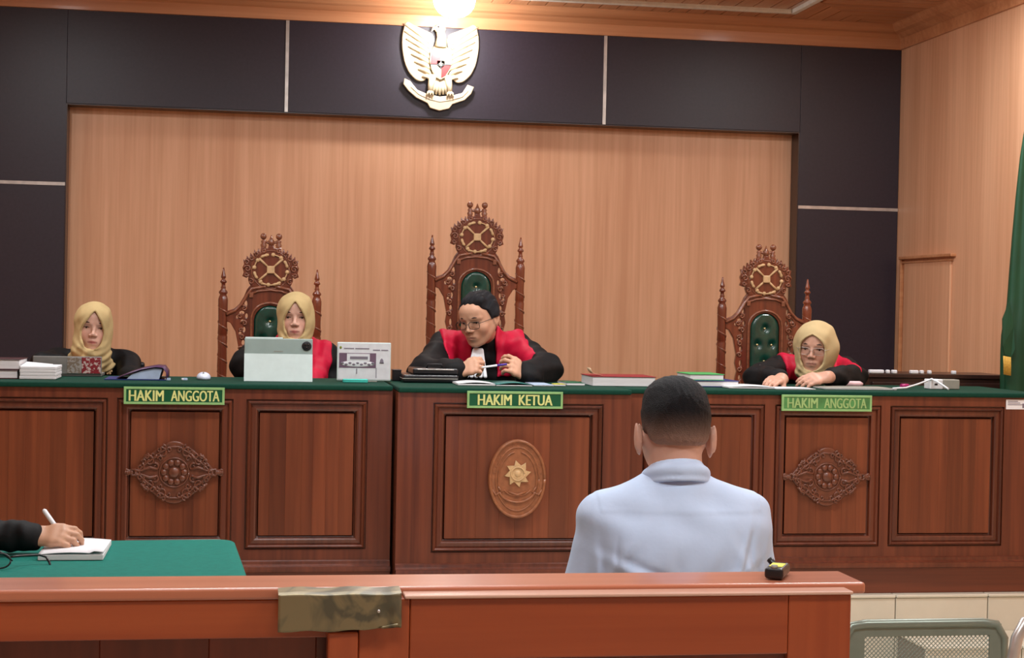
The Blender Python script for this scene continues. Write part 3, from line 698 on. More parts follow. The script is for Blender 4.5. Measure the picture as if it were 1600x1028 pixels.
bm = new(); ball(bm, (-.018, -.064, .202), .005); obj('eye', bm, M['emblem_blk'], hd)
bm = new()
for q in range(7): u = (q - 3) / 3; tube(bm, [(u * .02, -.02, -.07), (u * .045, -.024, -.12), (u * .06, -.02, -.165 + .01 * abs(u))], [.01, .013, .006], 6)
obj('tail', bm, M['emblem'], t)
for s_ in (-1, 1):
    bm = new(); tube(bm, [(s_ * .04, -.03, -.06), (s_ * .05, -.036, -.11), (s_ * .055, -.04, -.145)], [.024, .018, .013], 8)
    for q in (-1, 0, 1): tube(bm, [(s_ * .055, -.04, -.145), (s_ * .055 + q * .014, -.052, -.158), (s_ * .055 + q * .016, -.05, -.178)], [.008, .007, .003], 6)
    obj('leg', bm, M['emblem'], t)
sh = [(-.058, .07), (0, .078), (.058, .07), (.062, .02), (.052, -.03), (.028, -.07), (0, -.085), (-.028, -.07), (-.052, -.03), (-.062, .02)]
shield = obj('shield', plate([sh], -.05, -.036, bev=.004, smooth=False), M['emblem'], t)
def fieldp(pts, mat): obj('shield_field', plate([pts], -.0525, -.049, bev=.0008), mat, shield)
fieldp([(-.052, .064), (-.003, .07), (-.003, .0), (-.056, .0)], M['emblem_red']); fieldp([(.052, .064), (.003, .07), (.003, .0), (.056, .0)], M['emblem'])
fieldp([(-.056, -.006), (-.003, -.006), (-.003, -.076), (-.026, -.062), (-.047, -.028)], M['emblem']); fieldp([(.056, -.006), (.003, -.006), (.003, -.076), (.026, -.062), (.047, -.028)], M['emblem_red'])
bm = new(); box(bm, -.058, .058, -.053, -.049, -.005, -.001); obj('shield_line', bm, M['emblem_blk'], shield)
fieldp([(-.022, .02), (.022, .02), (.022, -.008), (0, -.026), (-.022, -.008)], M['emblem_blk'])
bm = new(); st_ = []
for q in range(10): rr = .014 if q % 2 == 0 else .006; a_ = PI / 2 + PI * q / 5; st_.append((rr * math.cos(a_), rr * math.sin(a_)))
obj('star', plate([st_], -.056, -.052, bev=.0006), M['emblem'], shield)
rib = [(632, 127), (641, 131), (652, 144), (668, 150), (687, 153), (708, 150), (722, 146), (730, 133), (740, 136), (736, 147), (726, 157), (707, 164), (702, 171), (687, 175), (672, 171), (668, 164), (650, 156), (638, 146), (630, 136)]
rb = obj('ribbon', plate([ip(rib)], -.034, -.018, bev=.004), M['emblem'], t)
bm = new(); tube(bm, [((x - 687) * k_, -.035, (104 - y) * k_) for x, y in [(642, 140), (655, 151), (672, 158), (687, 161), (704, 158), (722, 152), (731, 142)]], .003, 6); obj('ribbon_rib', bm, M['emblem'], rb)
# ================================================================== THE THRONE CHAIRS
def finial(x):
    return [(0, 1.278), (.003, 1.277), (.006, 1.258), (.011, 1.238), (.012, 1.232), (.007, 1.225), (.014, 1.216), (.016, 1.21), (.009, 1.204), (.009, 1.192), (.012, 1.184), (.010, 1.178), (.020, 1.166), (.021, 1.16), (.015, 1.152), (.02, 1.14), (.023, 1.128), (.0225, 1.10), (.0205, 1.02), (.023, .97), (.0205, .965), (.023, .955), (.021, .90), (.0235, .82), (.021, .74), (.024, .72), (.021, .70), (.022, .60), (.027, .56), (.022, .54), (.024, .45), (.024, .04), (.03, .03), (.03, 0), (0, 0)][::-1]
def throne(label, loc):
    t = thing('throne_chair', label, 'chair', loc, group="carved thrones behind the judges' bench")
    for s_ in (-1, 1):
        po = obj('back_post', lathe(new(), finial(0), cx=s_ * .217, cy=0, seg=14), M['throne'], t)
        bm = new()
        tube(bm, [(s_ * .217 + .0205 * math.cos(q * .45), -.0205 * math.sin(q * .45), .60 + q * .0055) for q in range(92)], [.0042 + .002 * math.sin(q * .9) for q in range(92)], 5)
        obj('post_carving', bm, M['throne_c'], po)
    halfc = [(.0, 1.385), (.012, 1.386), (.016, 1.372), (.047, 1.376), (.05, 1.352), (.058, 1.372), (.066, 1.35), (.078, 1.366), (.082, 1.336), (.096, 1.35), (.099, 1.322), (.112, 1.336), (.116, 1.312), (.128, 1.318), (.124, 1.296), (.131, 1.28), (.125, 1.258), (.131, 1.24), (.112, 1.232), (.102, 1.24), (.104, 1.222), (.098, 1.205), (.088, 1.192)]
    cr = halfc + [(-x, z) for x, z in halfc[::-1][:-1]]
    hole = lambda x, z, r1, r2, n=8: [(x + r1 * math.cos(2 * PI * q / n), z + r2 * math.sin(2 * PI * q / n)) for q in range(n)]
    crest = obj('crest', plate([cr, hole(.088, 1.282, .004, .011), hole(-.088, 1.282, .004, .011)], -.014, .012, bev=.003), M['throne'], t)
    bm = new()
    for s_ in (-1, 1):
        for (x, z, r_, a0, tn) in ((.108, 1.275, .018, 0, 1.4), (.112, 1.305, .012, 1, 1.2), (.09, 1.325, .013, 2, 1.2), (.068, 1.342, .012, 0, 1.2), (.112, 1.248, .011, 3, 1.2), (.09, 1.215, .014, 1, 1.2), (.035, 1.36, .01, 2, 1.1)):
            tube(bm, [(s_ * p[0], p[1], p[2]) for p in spiral(x, z, -.016, r_, .003, a0, tn, 12)], [.005 - .003 * i / 11 for i in range(12)], 6)
        lathe(bm, [(0, 1.36), (.013, 1.362), (.011, 1.375), (.015, 1.388), (.009, 1.396), (.013, 1.404), (.008, 1.412), (0, 1.414)], cx=s_ * .035, seg=8)
        ball(bm, (s_ * .036, 0, 1.428), .0155, (1, .9, 1), 10)
        tube(bm, [(s_ * .033, 0, 1.405), (s_ * .012, 0, 1.398), (0, 0, 1.392)], [.007, .006, .006], 6)
    tube(bm, [(0, 0, 1.38), (0, 0, 1.405), (0, 0, 1.418), (0, 0, 1.436)], [.012, .016, .008, .001], 6)
    tube(bm, ovl2(.090, 1.272, -.014), .003, 6)
    obj('crest_scrolls', bm, M['throne_c'], crest)
    g_ = new()
    for q in range(8):
        a_ = PI / 8 + q * PI / 4
        arc = [(.077 * math.cos(a_ + u), -.018, 1.272 + .071 * math.sin(a_ + u)) for u in (-.26, -.13, 0, .13, .26)]
        if q % 2 == 0: tube(g_, arc, [.005, .008, .006, .008, .005], 6)
        else:
            for u in (0, -1): ball(g_, arc[u], .010, (1, .6, 1), 8)
            tube(g_, arc, .003, 6)
    for q in range(4):
        a_ = PI / 4 + q * PI / 2; tube(g_, [(.012 * math.cos(a_), -.017, 1.272 + .012 * math.sin(a_)), (.078 * math.cos(a_), -.017, 1.272 + .074 * math.sin(a_))], [.0045, .0065], 6)
    box(g_, -.018, .018, -.026, -.012, 1.254, 1.290, bev=.004)
    tube(g_, [(-.045, -.018, 1.206), (0, -.019, 1.2), (.045, -.018, 1.206)], .004, 6)
    obj('gilded_wheel', g_, M['gold_wood'], crest, label='pale gilded wheel relief')
    # arched frame with the openwork sides
    hf = [(0, 1.215), (.06, 1.214), (.092, 1.20), (.108, 1.178), (.122, 1.145), (.142, 1.11), (.165, 1.088), (.2, 1.075), (.2, 1.028), (.182, 1.02), (.17, 1.0), (.158, .98), (.15, .94), (.142, .9), (.148, .86), (.138, .82), (.146, .78), (.138, .73), (.146, .68), (.138, .62), (.146, .56), (.138, .5), (.138, .44), (0, .44)]
    fr = hf + [(-x, z) for x, z in hf[::-1][1:-1]]
    lw, lt, lb = .074, 1.105, .52
    lea = [(lw, lb)] + [(lw, .9)] + [(lw * math.cos(a_), lt - lw * 1.05 + lw * 1.05 * math.sin(a_)) for a_ in [PI / 2 * q / 8 for q in range(9)]]
    lea = lea + [(-x, z) for x, z in lea[::-1][1:]]
    holes = [lea]
    for s_ in (-1, 1):
        for (x, z, r1, r2) in ((.112, 1.11, .007, .018), (.13, 1.07, .012, .008), (.108, 1.055, .006, .012), (.15, 1.05, .006, .008), (.126, 1.03, .009, .008), (.118, .99, .006, .013), (.136, .975, .006, .007), (.122, .93, .007, .012), (.122, .86, .006, .016), (.124, .79, .007, .013), (.122, .72, .006, .016), (.124, .64, .007, .013), (.122, .57, .006, .016)):
            holes.append(hole(s_ * x, z, r1, r2))
    bf = obj('back_frame', plate([fr] + holes, -.012, .014, bev=.003), M['throne'], t)
    bm = new()
    for s_ in (-1, 1):
        for (x, z, r_, a0) in ((.12, 1.09, .014, 1), (.14, 1.055, .014, 2), (.118, 1.02, .014, 0), (.134, .99, .01, 2), (.13, .955, .012, 1), (.13, .9, .013, 0), (.128, .83, .013, 2), (.13, .76, .012, 1), (.13, .68, .013, 0), (.13, .6, .013, 1)):
            tube(bm, [(s_ * p[0], p[1], p[2]) for p in spiral(x, z, -.015, r_, .003, a0, 1.3, 11)], [.0055 - .003 * i / 10 for i in range(11)], 6)
        tube(bm, [(s_ * x, -.014, z) for x, z in ((.02, 1.195), (.085, 1.182), (.108, 1.15), (.13, 1.11), (.16, 1.078), (.2, 1.058))], [.007, .008, .008, .008, .008, .008], 6)
    inn = [(x * 1.16, -.014, z + .012 if z > .95 else z) for x, z in lea]; tube(bm, inn, .006, 6)
    tube(bm, [(x, -.015, z) for x, z in ((-.085, 1.158), (-.05, 1.172), (0, 1.177), (.05, 1.172), (.085, 1.158))], .006, 6)
    for s_ in (-1, 1): box(bm, s_ * .088 - .009, s_ * .088 + .009, -.022, -.01, 1.14, 1.165, bev=.002)
    obj('frame_carving', bm, M['throne_c'], bf)
    # tufted leather
    bm = new(); nx, nz = 20, 60; rows = []
    tf = [(0, 1.03), (-.036, .95), (.036, .95), (0, .87), (-.036, .79), (.036, .79), (0, .71), (-.036, .63), (.036, .63)]
    for j in range(nz + 1):
        z = lb - .004 + (lt - lb + .007) * j / nz; cz_ = lt - lw * 1.05; hw = lw * 1.04 if z < cz_ else lw * 1.04 * math.sqrt(max(0, 1 - ((z - cz_) / (lw * 1.09)) ** 2))
        row = []
        for i in range(nx + 1):
            x = (-1 + 2 * i / nx) * hw; e_ = min(1, (hw - abs(x)) / .02 + .02, (z - lb) / .02 + .02)
            d = .022 * math.sqrt(max(0, e_))
            for (bx, bz) in tf: d -= .014 * math.exp(-((x - bx) ** 2 + (z - bz) ** 2) / .00022)
            row.append(bm.verts.new((x, .006 - d, z)))
        rows.append(row)
    for j in range(nz):
        for i in range(nx): bm.faces.new((rows[j][i], rows[j][i + 1], rows[j + 1][i + 1], rows[j + 1][i])).smooth = True
    le = obj('leather_back', bm, M['leather'], t)
    bt0 = None
    for (bx, bz) in tf:
        if bt0 is None: bt0 = obj('button', ball(new(), (0, 0, 0), .0065, (1, .7, 1), 10), M['button'], le, loc=(bx, -.006, bz))
        else: c = bt0.copy(); COL.objects.link(c); c.location = (bx, -.006, bz)
    bm = new(); box(bm, -.24, .24, -.46, .02, .36, .42, bev=.012); obj('seat_rail', bm, M['throne'], t)
    bm = new(); box(bm, -.22, .22, -.45, -.02, .42, .47, bev=.02, seg=3); obj('seat_cushion', bm, M['leather'], t)
    for s_ in (-1, 1):
        bm = new(); lathe(bm, [(.0, 0), (.024, 0), (.028, .03), (.018, .08), (.026, .2), (.03, .3), (.026, .36), (0, .36)], cx=s_ * .21, cy=-.43, seg=12); obj('front_leg', bm, M['throne'], t)
        bm = new(); tube(bm, [(s_ * .217, -.01, .66), (s_ * .24, -.2, .67), (s_ * .24, -.38, .66), (s_ * .24, -.42, .64)], [.018, .022, .024, .02], 8); tube(bm, [(s_ * .24, -.39, .66), (s_ * .235, -.37, .55), (s_ * .23, -.4, .42)], [.018, .022, .018], 8); obj('armrest', bm, M['throne'], t)
    return t
def ovl2(r, z, y, n=32): return [(r * math.cos(2 * PI * q / n), y, z + r * math.sin(2 * PI * q / n)) for q in range(n + 1)]
TY = 7.7
a = W(746, 318, TY); b_ = W(424, 367, TY); c_ = W(1197, 384, TY)
dais = struct('trim_9', box(new(), a.x - .38, a.x + .38, 7.0, 8.1, PZ, a.z - 1.436, bev=.005), M['bench_h'], label='low wooden dais under the centre throne')
th = throne('tallest carved throne with green tufted back, behind the bareheaded judge in the middle', (a.x, TY, a.z - 1.436))
t2 = copy_tree(th); t2.location = (b_.x, TY, PZ); t2['label'] = 'carved throne with green leather back behind the woman at the pale tablet'
t3 = copy_tree(th); t3.location = (c_.x, TY, PZ); t3['label'] = 'carved throne with green leather back beside the judge leaning on folded arms'
for t_, q in ((t2, b_), (t3, c_)): s_ = (q.z - PZ) / 1.436; t_.scale = (s_, s_, s_)
# simple office seat for the clerk
def plain_chair(name, label, loc, rz, seat_h=.44, back_h=.8, mat=None, fab=None):
    t = thing(name, label, 'chair', loc, rz)
    bm = new(); box(bm, -.22, .22, -.2, .22, seat_h - .04, seat_h, bev=.012, seg=3); obj('seat', bm, fab, t)
    bm = new(); box(bm, -.2, .2, -.235, -.205, seat_h + .12, back_h, bev=.012, seg=3); obj('backrest', bm, fab, t)
    for sx in (-1, 1):
        bm = new(); tube(bm, [(sx * .19, .19, 0), (sx * .19, .18, seat_h - .04)], .013, 8); obj('leg', bm, mat, t)
        bm = new(); tube(bm, [(sx * .19, -.24, 0), (sx * .19, -.19, seat_h - .03), (sx * .19, -.22, back_h - .05)], .013, 8); obj('leg', bm, mat, t)
    return t
# ================================================================== THE PEOPLE
def nrm(v): v = V3(v); return v / np.linalg.norm(v)
def head_R(yaw, pitch=0, roll=0):
    """columns: the head's own right... x, forward y, up z; yaw turns +Y about Z, pitch > 0 looks down"""
    R = Matrix.Rotation(math.radians(yaw), 3, 'Z') @ Matrix.Rotation(-math.radians(pitch), 3, 'X') @ Matrix.Rotation(math.radians(roll), 3, 'Y')
    return np.array(R)
class Head:
    def __init__(s, c, R, sc=1.0): s.c = V3(c); s.R = R; s.s = sc
    def __call__(s, x, y, z): return s.c + s.R @ (V3((x, y, z)) * s.s)
    def loc(s, p): return ((p - s.c) @ s.R) / s.s
def head_ops(S, H, fem=False, full=0.0, ear=0.0):
    s = H.s; e = lambda c, r, k=.012, m='u': S.ell(H(*c), V3(r) * s, H.R, k * s, m)
    c_ = lambda a, b_, ra, rb=None, k=.008, m='u': S.cap(H(*a), H(*b_), ra * s, (rb if rb is not None else ra) * s, k * s, m)
    e((0, -.014, .024), (.074, .094, .082)); e((0, .022, -.03), (.060 + full, .064, .076), .03)
    for q in (-1, 1):
        c_((q * .055, -.002, -.04), (q * .026, .052, -.092), .014 + full, .014, .025)
        e((q * .036, .054, -.032), (.022 + full, .020, .022), .02)
    e((0, .066, -.098), (.022, .018, .016), .018); e((0, .06, .045), (.05, .03, .035), .03)
    for q in (-1, 1): c_((q * .014, .083, .020), (q * .046, .068, .018), .007, .006, .014)
    for q in (-1, 1): e((q * .031, .094, -.001), (.018, .014, .011), .012, 's')
    c_((0, .084, .006), (0, .102, -.028), .006, .0095, .010)
    for q in (-1, 1): e((q * .012, .094, -.033), (.0085, .010, .007), .006)
    for q in (-1, 1): c_((q * .019, .0795, .0052), (q * .043, .070, .0042), .0048, .0042, .005); c_((q * .020, .078, -.0078), (q * .042, .070, -.0062), .0036, .0034, .005)
    e((0, .072, -.063), (.03, .021, .022), .018)
    for q in (-1, 1): c_((0, .0905, -.0595), (q * .024, .078, -.0630), .0045, .0025, .004); c_((0, .0895, -.0690), (q * .021, .079, -.0658), .0055, .0025, .004)
    c_((-.019, .092, -.0642), (.019, .092, -.0642), .0014, .0014, .003, 's')
    if not fem:
        for q in (-1, 1):
            e((q * (.078 + ear), -.012, -.012 - ear * 4), (.007, .019, .031 + ear), .006); e((q * (.085 + ear * 1.2), -.018, -.004 - ear * 4), (.005, .013, .026 + ear), .006)
            e((q * .087, -.004, -.012), (.005, .009, .016), .004, 's')
def head_col(H, skin, lip, hair=None):
    skin = V3(skin[:3]); lip = V3(lip[:3])
    def f(v):
        p = H.loc(v); c = np.tile(skin, (len(v), 1))
        m = np.exp(-((p[:, 0] / .021) ** 4) - ((p[:, 2] + .0645) / (.0078 - .004 * np.abs(p[:, 0]) / .02)) ** 4) * (p[:, 1] > .07) * .8
        c = c * (1 - m[:, None]) + lip * m[:, None]
        m = np.exp(-((p[:, 2] + .0645) / .0022) ** 2) * (np.abs(p[:, 0]) < .023) * (p[:, 1] > .06) * .6; c *= 1 - m[:, None]
        m = np.exp(-((np.abs(p[:, 0]) - .04) / .02) ** 2 - ((p[:, 2] + .035) / .02) ** 2) * (p[:, 1] > .03) * .12
        c[:, 0] *= 1 + m
        for q in (-1, 1):
            d = np.sqrt(((p[:, 0] - q * .031) / .019) ** 2 + ((p[:, 2] - .003) / .014) ** 2); m = np.clip(1.15 - d, 0, 1) * (p[:, 1] > .04) * .22
            c *= 1 - m[:, None]
        if hair is not None:
            m = np.clip((p[:, 2] - hair[1]) / .03, 0, 1) * (p[:, 1] < hair[2]); c = c * (1 - m[:, None]) + V3(hair[0][:3]) * m[:, None]
        return c
    return f
def face_bits(t, H, browcol='iris', brow=True, tilt=0, shut=0):
    loc = V3(t.location)
    L = lambda *a: Vector(H(*a) - loc)
    for q in (-1, 1):
        bm = new(); ball(bm, L(q * .031, .0660, -.001), .0115 * H.s, seg=14); ey = obj('eye', bm, M['eye'], t)
        bm = new(); gx = q * .031 + tilt; ball(bm, L(gx, .0735, -.0012), .0062 * H.s, seg=10); obj('iris', bm, M['iris'], ey)
        bm = new(); tube(bm, [L(q * .019, .0830, .0012), L(q * .030, .0835, .0035), L(q * .044, .074, .0015)], [.0008, .0015, .001], 6); obj('eyelashes', bm, M['iris'], ey)
        if brow:
            bm = new(); tube(bm, [L(q * .014, .0905, .0225), L(q * .031, .0880, .0250), L(q * .047, .0745, .0205)], [.0022, .0028, .0014], 6); obj('eyebrow', bm, M['brow'], t)
def spectacles(t, H, col='black', wide=.026, r=.0011):
    loc = V3(t.location); L = lambda *a: Vector(H(*a) - loc)
    bm = new()
    g = obj('spectacles', bm, M[col], t)
    fr = new()
    for q in (-1, 1):
        pts = []
        for k_ in range(17):
            a_ = 2 * PI * k_ / 16; cx_ = abs(math.cos(a_)) ** .6 * math.copysign(1, math.cos(a_)); sx_ = abs(math.sin(a_)) ** .6 * math.copysign(1, math.sin(a_))
            pts.append(L(q * .033 + wide * cx_, .104 - .004 * abs(cx_) * (1 if q * cx_ > 0 else .3), -.006 + .016 * sx_))
        tube(fr, pts, r * H.s * 1.2, 6)
        tube(fr, [L(q * (.033 + wide), .099, .002), L(q * .074, .06, .002), L(q * .082, .0, .0), L(q * .083, -.02, -.012)], r * H.s * 1.2, 6)
        lb = new(); c0 = L(q * .033, .103, -.006); vs = [lb.verts.new(p) for p in pts[:-1]]; lb.faces.new(vs)
        lo = obj('lens', lb, M['lens'], g); md = lo.modifiers.new('thick', 'SOLIDIFY'); md.thickness = .001
    tube(fr, [L(-.008, .104, -.002), L(0, .106, .0), L(.008, .104, -.002)], r * H.s * 1.2, 6)
    fr.to_mesh(g.data); fr.free()
def hand(S, w, d, n, t, curls, thumb=(.5, .4), s=1.0, spread=1.0):
    """wrist, direction to the knuckles, back-of-hand normal, side the thumb is on"""
    w = V3(w); d = nrm(d); n = V3(n); n = nrm(n - d * (n @ d)); tt = np.cross(d, n); tt = tt if tt @ V3(t) > 0 else -tt
    K = []
    for i, (la, fl, L) in enumerate(((.031, .084, .072), (.010, .090, .079), (-.011, .086, .073), (-.031, .078, .058))):
        k0 = w + (d * fl + tt * la * spread) * s; K.append(k0)
        S.cap(w + tt * la * .5 * s - n * .002, k0, .0145 * s, .0115 * s, .014)
        ang = 0; p = k0; rr = .0098 * s; dd0 = nrm(d + tt * la * 2.2 * (spread - .6))
        for j, (f_, a_) in enumerate(zip((.46, .30, .24), curls[i])):
            ang += math.radians(a_); dd = dd0 * math.cos(ang) - n * math.sin(ang); q = p + dd * L * f_ * s
            S.cap(p, q, rr, rr * .92, .004); p = q; rr *= .92
    S.cap(K[0] - d * .02 * s, K[3] - d * .02 * s, .011 * s, .010 * s, .012)
    b0 = w + (d * .022 + tt * .022 - n * .006) * s; d1 = nrm(d * .75 + tt * thumb[0] * 1.4 - n * .35); d2 = nrm(d * .9 + tt * (thumb[0] - .5) - n * thumb[1])
    p1 = b0 + d1 * .042 * s; p2 = p1 + nrm(d1 + d2) * .032 * s; p3 = p2 + d2 * .026 * s
    S.chain([b0, p1, p2, p3], [.016 * s, .0125 * s, .0105 * s, .009 * s], .008)
    return w, d, n, tt
def body_ops(S, J, fat=0.0):
    """seated figure: J holds pelvis, chest, neck, shoulders, elbows, wrists, knees, ankles"""
    P, C, N = V3(J['P']), V3(J['C']), V3(J['N']); side = nrm(V3(J['S'][1]) - V3(J['S'][0]))
    for q in (-1, 1):
        S.cap(P + side * q * .075, C + side * q * .065, .105 + fat, .098 + fat, .05)
    S.cap(J['S'][0], J['S'][1], .052, .052, .05); S.cap(C, N, .07, .055, .05)
    hd = J['H']; S.cap(N, hd(0, -.02, -.06), J.get('nk', .054), J.get('nk', .052), .03)
    for i in (0, 1):
        S.chain([J['S'][i], J['E'][i], J['W'][i]], [.05, .040, .026], .02)
        hp = P + side * (-1, 1)[i] * .085 - V3((0, 0, .02))
        S.chain([hp, J['K'][i], J['A'][i]], [.085, .058, .040], .03)
        fw = nrm((V3(J['K'][i]) - hp) * V3((1, 1, 0))); S.cap(V3(J['A'][i]) + fw * .0, V3(J['A'][i]) + fw * .15 - V3((0, 0, .05)), .036, .028, .02)
def coat_ops(S, J, off=.02, sl=(.068, .06, .05), cuff=.9, lap=True, neck=.07):
    P, C, N = V3(J['P']), V3(J['C']), V3(J['N']); side = nrm(V3(J['S'][1]) - V3(J['S'][0]))
    for q in (-1, 1): S.cap(P + side * q * .08, C + side * q * .07, .105 + off, .10 + off, .05)
    S.cap(J['S'][0], J['S'][1], sl[0] * .95, sl[0] * .95, .05); S.cap(C, N - V3((0, 0, .01)), .085, neck, .05)
    for i in (0, 1):
        s_, e_, w_ = V3(J['S'][i]), V3(J['E'][i]), V3(J['W'][i]); c_ = e_ + (w_ - e_) * cuff
        S.chain([s_, e_, c_], sl, .03)
        if lap:
            hp = P + side * (-1, 1)[i] * .09; S.cap(hp, J['K'][i], .11, .085, .05)
def seated(J, fwd, floor_z, seat_z, knee=.42):
    P = V3(J['P']); side = nrm(V3(J['S'][1]) - V3(J['S'][0])); f = V3(fwd)
    J['K'] = [P + side * q * .11 + f * knee - V3((0, 0, .03)) for q in (-1, 1)]
    J['A'] = [V3((k_[0], k_[1], 0)) - f * .03 + V3((0, 0, floor_z + .085)) for k_ in J['K']]
    return J
def hijab_ops(S, H, bib, open_w=.046, top=.075, bot=.098, peak=1.5, shift=0.0):
    s = H.s; e = lambda c, r, k=.02, m='u': S.ell(H(*c), V3(r) * s, H.R, k * s, m)
    e((0, -.016, .018), (.088, .108, .100)); e((0, .004, -.055), (.080, .082, .085), .03); e((0, -.03, -.06), (.078, .085, .09), .03)
    e((0, .022, -.005), (.075, .080, .090), .02); e((0, .056, .040), (.066, .048, .056), .02)
    e((0, .02, -.12), (.068, .07, .06), .04)
    for (a, b_, ra, rb) in bib: S.cap(a, b_, ra, rb, .04)
    R, c = H.R, H.c
    def shape2(q):
        z = q[:, 2] + .018; up = np.clip(z / (top + .018), 0, 1.2); dn = np.clip(-z / (bot - .018), 0, 1.2)
        w = np.where(z > 0, open_w * (1 - up ** peak), open_w * np.sqrt(np.clip(1 - dn ** 2.2, 0, 1)))
        d = (np.abs(q[:, 0] - shift) - w) * .75
        return np.maximum(d, np.maximum(q[:, 2] - top, -bot - q[:, 2]))
    S.fn(lambda p: np.maximum(shape2(((p - c) @ R) / s), .01 - (((p - c) @ R) / s)[:, 1]) * s, .004, 's')
    def post(p):
        q = ((p - c) @ R) / s
        r_ = np.sqrt(q[:, 0] ** 2 + (q[:, 2] + .02) ** 2)
        low = np.clip((-.05 - q[:, 2]) / .05, 0, 1)
        rim = .0035 * np.exp(-((shape2(q) - .006) / .005) ** 2) * (q[:, 1] > 0)
        rim = rim + .003 * np.sin(q[:, 0] * 55 + q[:, 2] * 38 + 1.2) * np.clip((np.abs(q[:, 0]) - .045) / .02, 0, 1)
        return -(rim + .0022 * np.sin(r_ * 210 + 1.5 * np.sin(q[:, 0] * 30)) * (.15 + low) + .004 * low * np.sin(q[:, 0] * 120 + q[:, 2] * 60))
    S.post = post
def pleats(amp, f, cx, zf=0.0, cy=0.0):
    def post(p):
        x = p[:, 0] - cx
        return -amp * (.55 * np.sin(x * f + np.sin(p[:, 2] * 17) * 1.2) * (np.abs(x) < .19) + 1.5 * np.sin(x * 31 + p[:, 2] * 47 + 1.3 * np.sin(p[:, 1] * 29)) * np.sin(p[:, 2] * 33 - x * 21 + p[:, 1] * 18))
    return post
SK1 = srgb(214, 170, 150); SK2 = srgb(205, 158, 136); SK3 = srgb(206, 158, 130); SK4 = srgb(176, 128, 100)
LIP1 = srgb(176, 66, 70); LIP2 = srgb(168, 108, 92)
def judge_red(t, J, cx, cyy, lo, hi, zmin, off=.031, sl=(.080, .072, .056), f=130, name='red_robe_panel', hang=()):
    S = Shape()
    for a_, b_, r_ in hang: S.cap(a_, b_, r_, r_ * .9, .04)
    coat_ops(S, J, off, sl, cuff=.15, lap=False, neck=.082)
    z_ = J['N'][2]
    S.fn(lambda p: np.maximum(lo(p) - np.abs(p[:, 0] - cx), np.abs(p[:, 0] - cx) - hi(p)), .006)
    S.fn(lambda p: zmin - p[:, 2], .004)
    S.post = pleats(.0028, f, cx)
    return body_obj(name, S, M['robe_red'], t, .006, label='red panel of the robe')
# ---- the chief judge
Y0 = 6.88
e = W(748, 497, Y0); H = Head(e, head_R(180 - 38, 16, 4), 1.0)
t = thing('person', 'judge with glasses and short black hair in red and black robe, holding a pen', 'person', (e.x + .04, 7.2, PZ))
cx = W(753, 530, 7.05).x; sz = W(753, 534, 7.05).z
J = dict(P=(cx, 7.24, .62 + .2), C=(cx, 7.10, sz - .13), N=(cx, 7.04, sz + .035), H=H, S=[(cx + .165, 7.06, sz - .03), (cx - .165, 7.06, sz - .03)])
wl = W(716, 581, 6.52); wr = W(822, 588, 6.54)
J['E'] = [tuple(W(853, 582, 6.72) + Vector((0, 0, .012))), tuple(W(662, 584, 6.72) + Vector((0, 0, .0)))]; J['W'] = [tuple(wr), tuple(wl)]
seated(J, (0, -1, 0), PZ, 0)
S = Shape(); body_ops(S, J); head_ops(S, H, False, .004)
hand(S, wl, (.75, -.25, .35), (-.05, -.8, .55), (.1, -.2, 1), [(40, 55, 40), (48, 60, 40), (55, 62, 40), (60, 62, 40)], (.25, .6), .92)
hand(S, wr, (-.62, -.15, .5), (.1, -.75, .6), (-.3, -.1, 1), [(28, 40, 25), (38, 45, 30), (44, 45, 30), (46, 45, 30)], (.2, .6), .92, 1.2)
body_obj('body', S, M['skin'], t, .0042, head_col(H, SK3, LIP2, (srgb(40, 38, 42), .03, .0)))
face_bits(t, H, tilt=0); spectacles(t, H, 'black')
S = Shape(); S.ell(H(0, -.018, .026), (.084, .102, .091), H.R, .01); S.ell(H(-.01, .035, .088), (.055, .035, .024), H.R, .02)
for q in (-1, 1): S.ell(H(q * .072, -.005, .03), (.018, .03, .04), H.R, .015)
def hl(H, ys=(-.12, -.05, -.012, .012, .03, .055, .09), zs=(-.075, -.06, .0, -.012, .04, .062, .07), crown=0.0):
    def f(p):
        q = H.loc(p); return np.interp(q[:, 1], ys, zs) - q[:, 2]
    return f
S.fn(hl(H), .008)
S.post = lambda p: -.0022 * np.sin(H.loc(p)[:, 0] * 260 + H.loc(p)[:, 2] * 60) - .003 * np.sin(H.loc(p)[:, 1] * 70 + H.loc(p)[:, 0] * 45 + 1)
def hair_col(H, c1, c2, z0, z1, top=None):
    c1, c2 = V3(c1[:3]), V3(c2[:3])
    def f(v):
        q = H.loc(v); m = np.clip((q[:, 2] - z0) / (z1 - z0), 0, 1)[:, None]; return c1 * (1 - m) + c2 * m
    return f
body_obj('hair', S, M['hair'], t, .004, hair_col(H, srgb(52, 52, 56), srgb(34, 34, 38), -.02, .05))
S = Shape(); coat_ops(S, J, .018, (.070, .066, .058), .9); S.post = pleats(.0035, 70, cx); body_obj('robe', S, M['robe'], t, .006)
red = judge_red(t, J, cx, 7.05, lambda p: .048 + np.clip(sz - p[:, 2], -.1, .3) * .1 + np.clip(p[:, 2] - sz - .03, 0, 1) * .6, lambda p: .188 - np.clip(sz - .03 - p[:, 2], 0, .3) * .36, 1.128)
S = Shape(); a, b_ = W(747, 546, 6.885), W(744, 592, 6.83)
for q in range(5): u = (q - 2) / 2; S.cap(V3(a) + V3((u * .018, 0, 0)), V3(b_) + V3((u * .040, 0, .01)), .006, .008, .006)
body_obj('white_bands', S, M['white'], t, .004, label='white pleated neck bands')
a, b_ = W(752, 574, 6.455), W(792, 569, 6.45)
t = thing('pen', 'white pen with violet end held between the hands of the middle judge', 'pen', tuple(a))
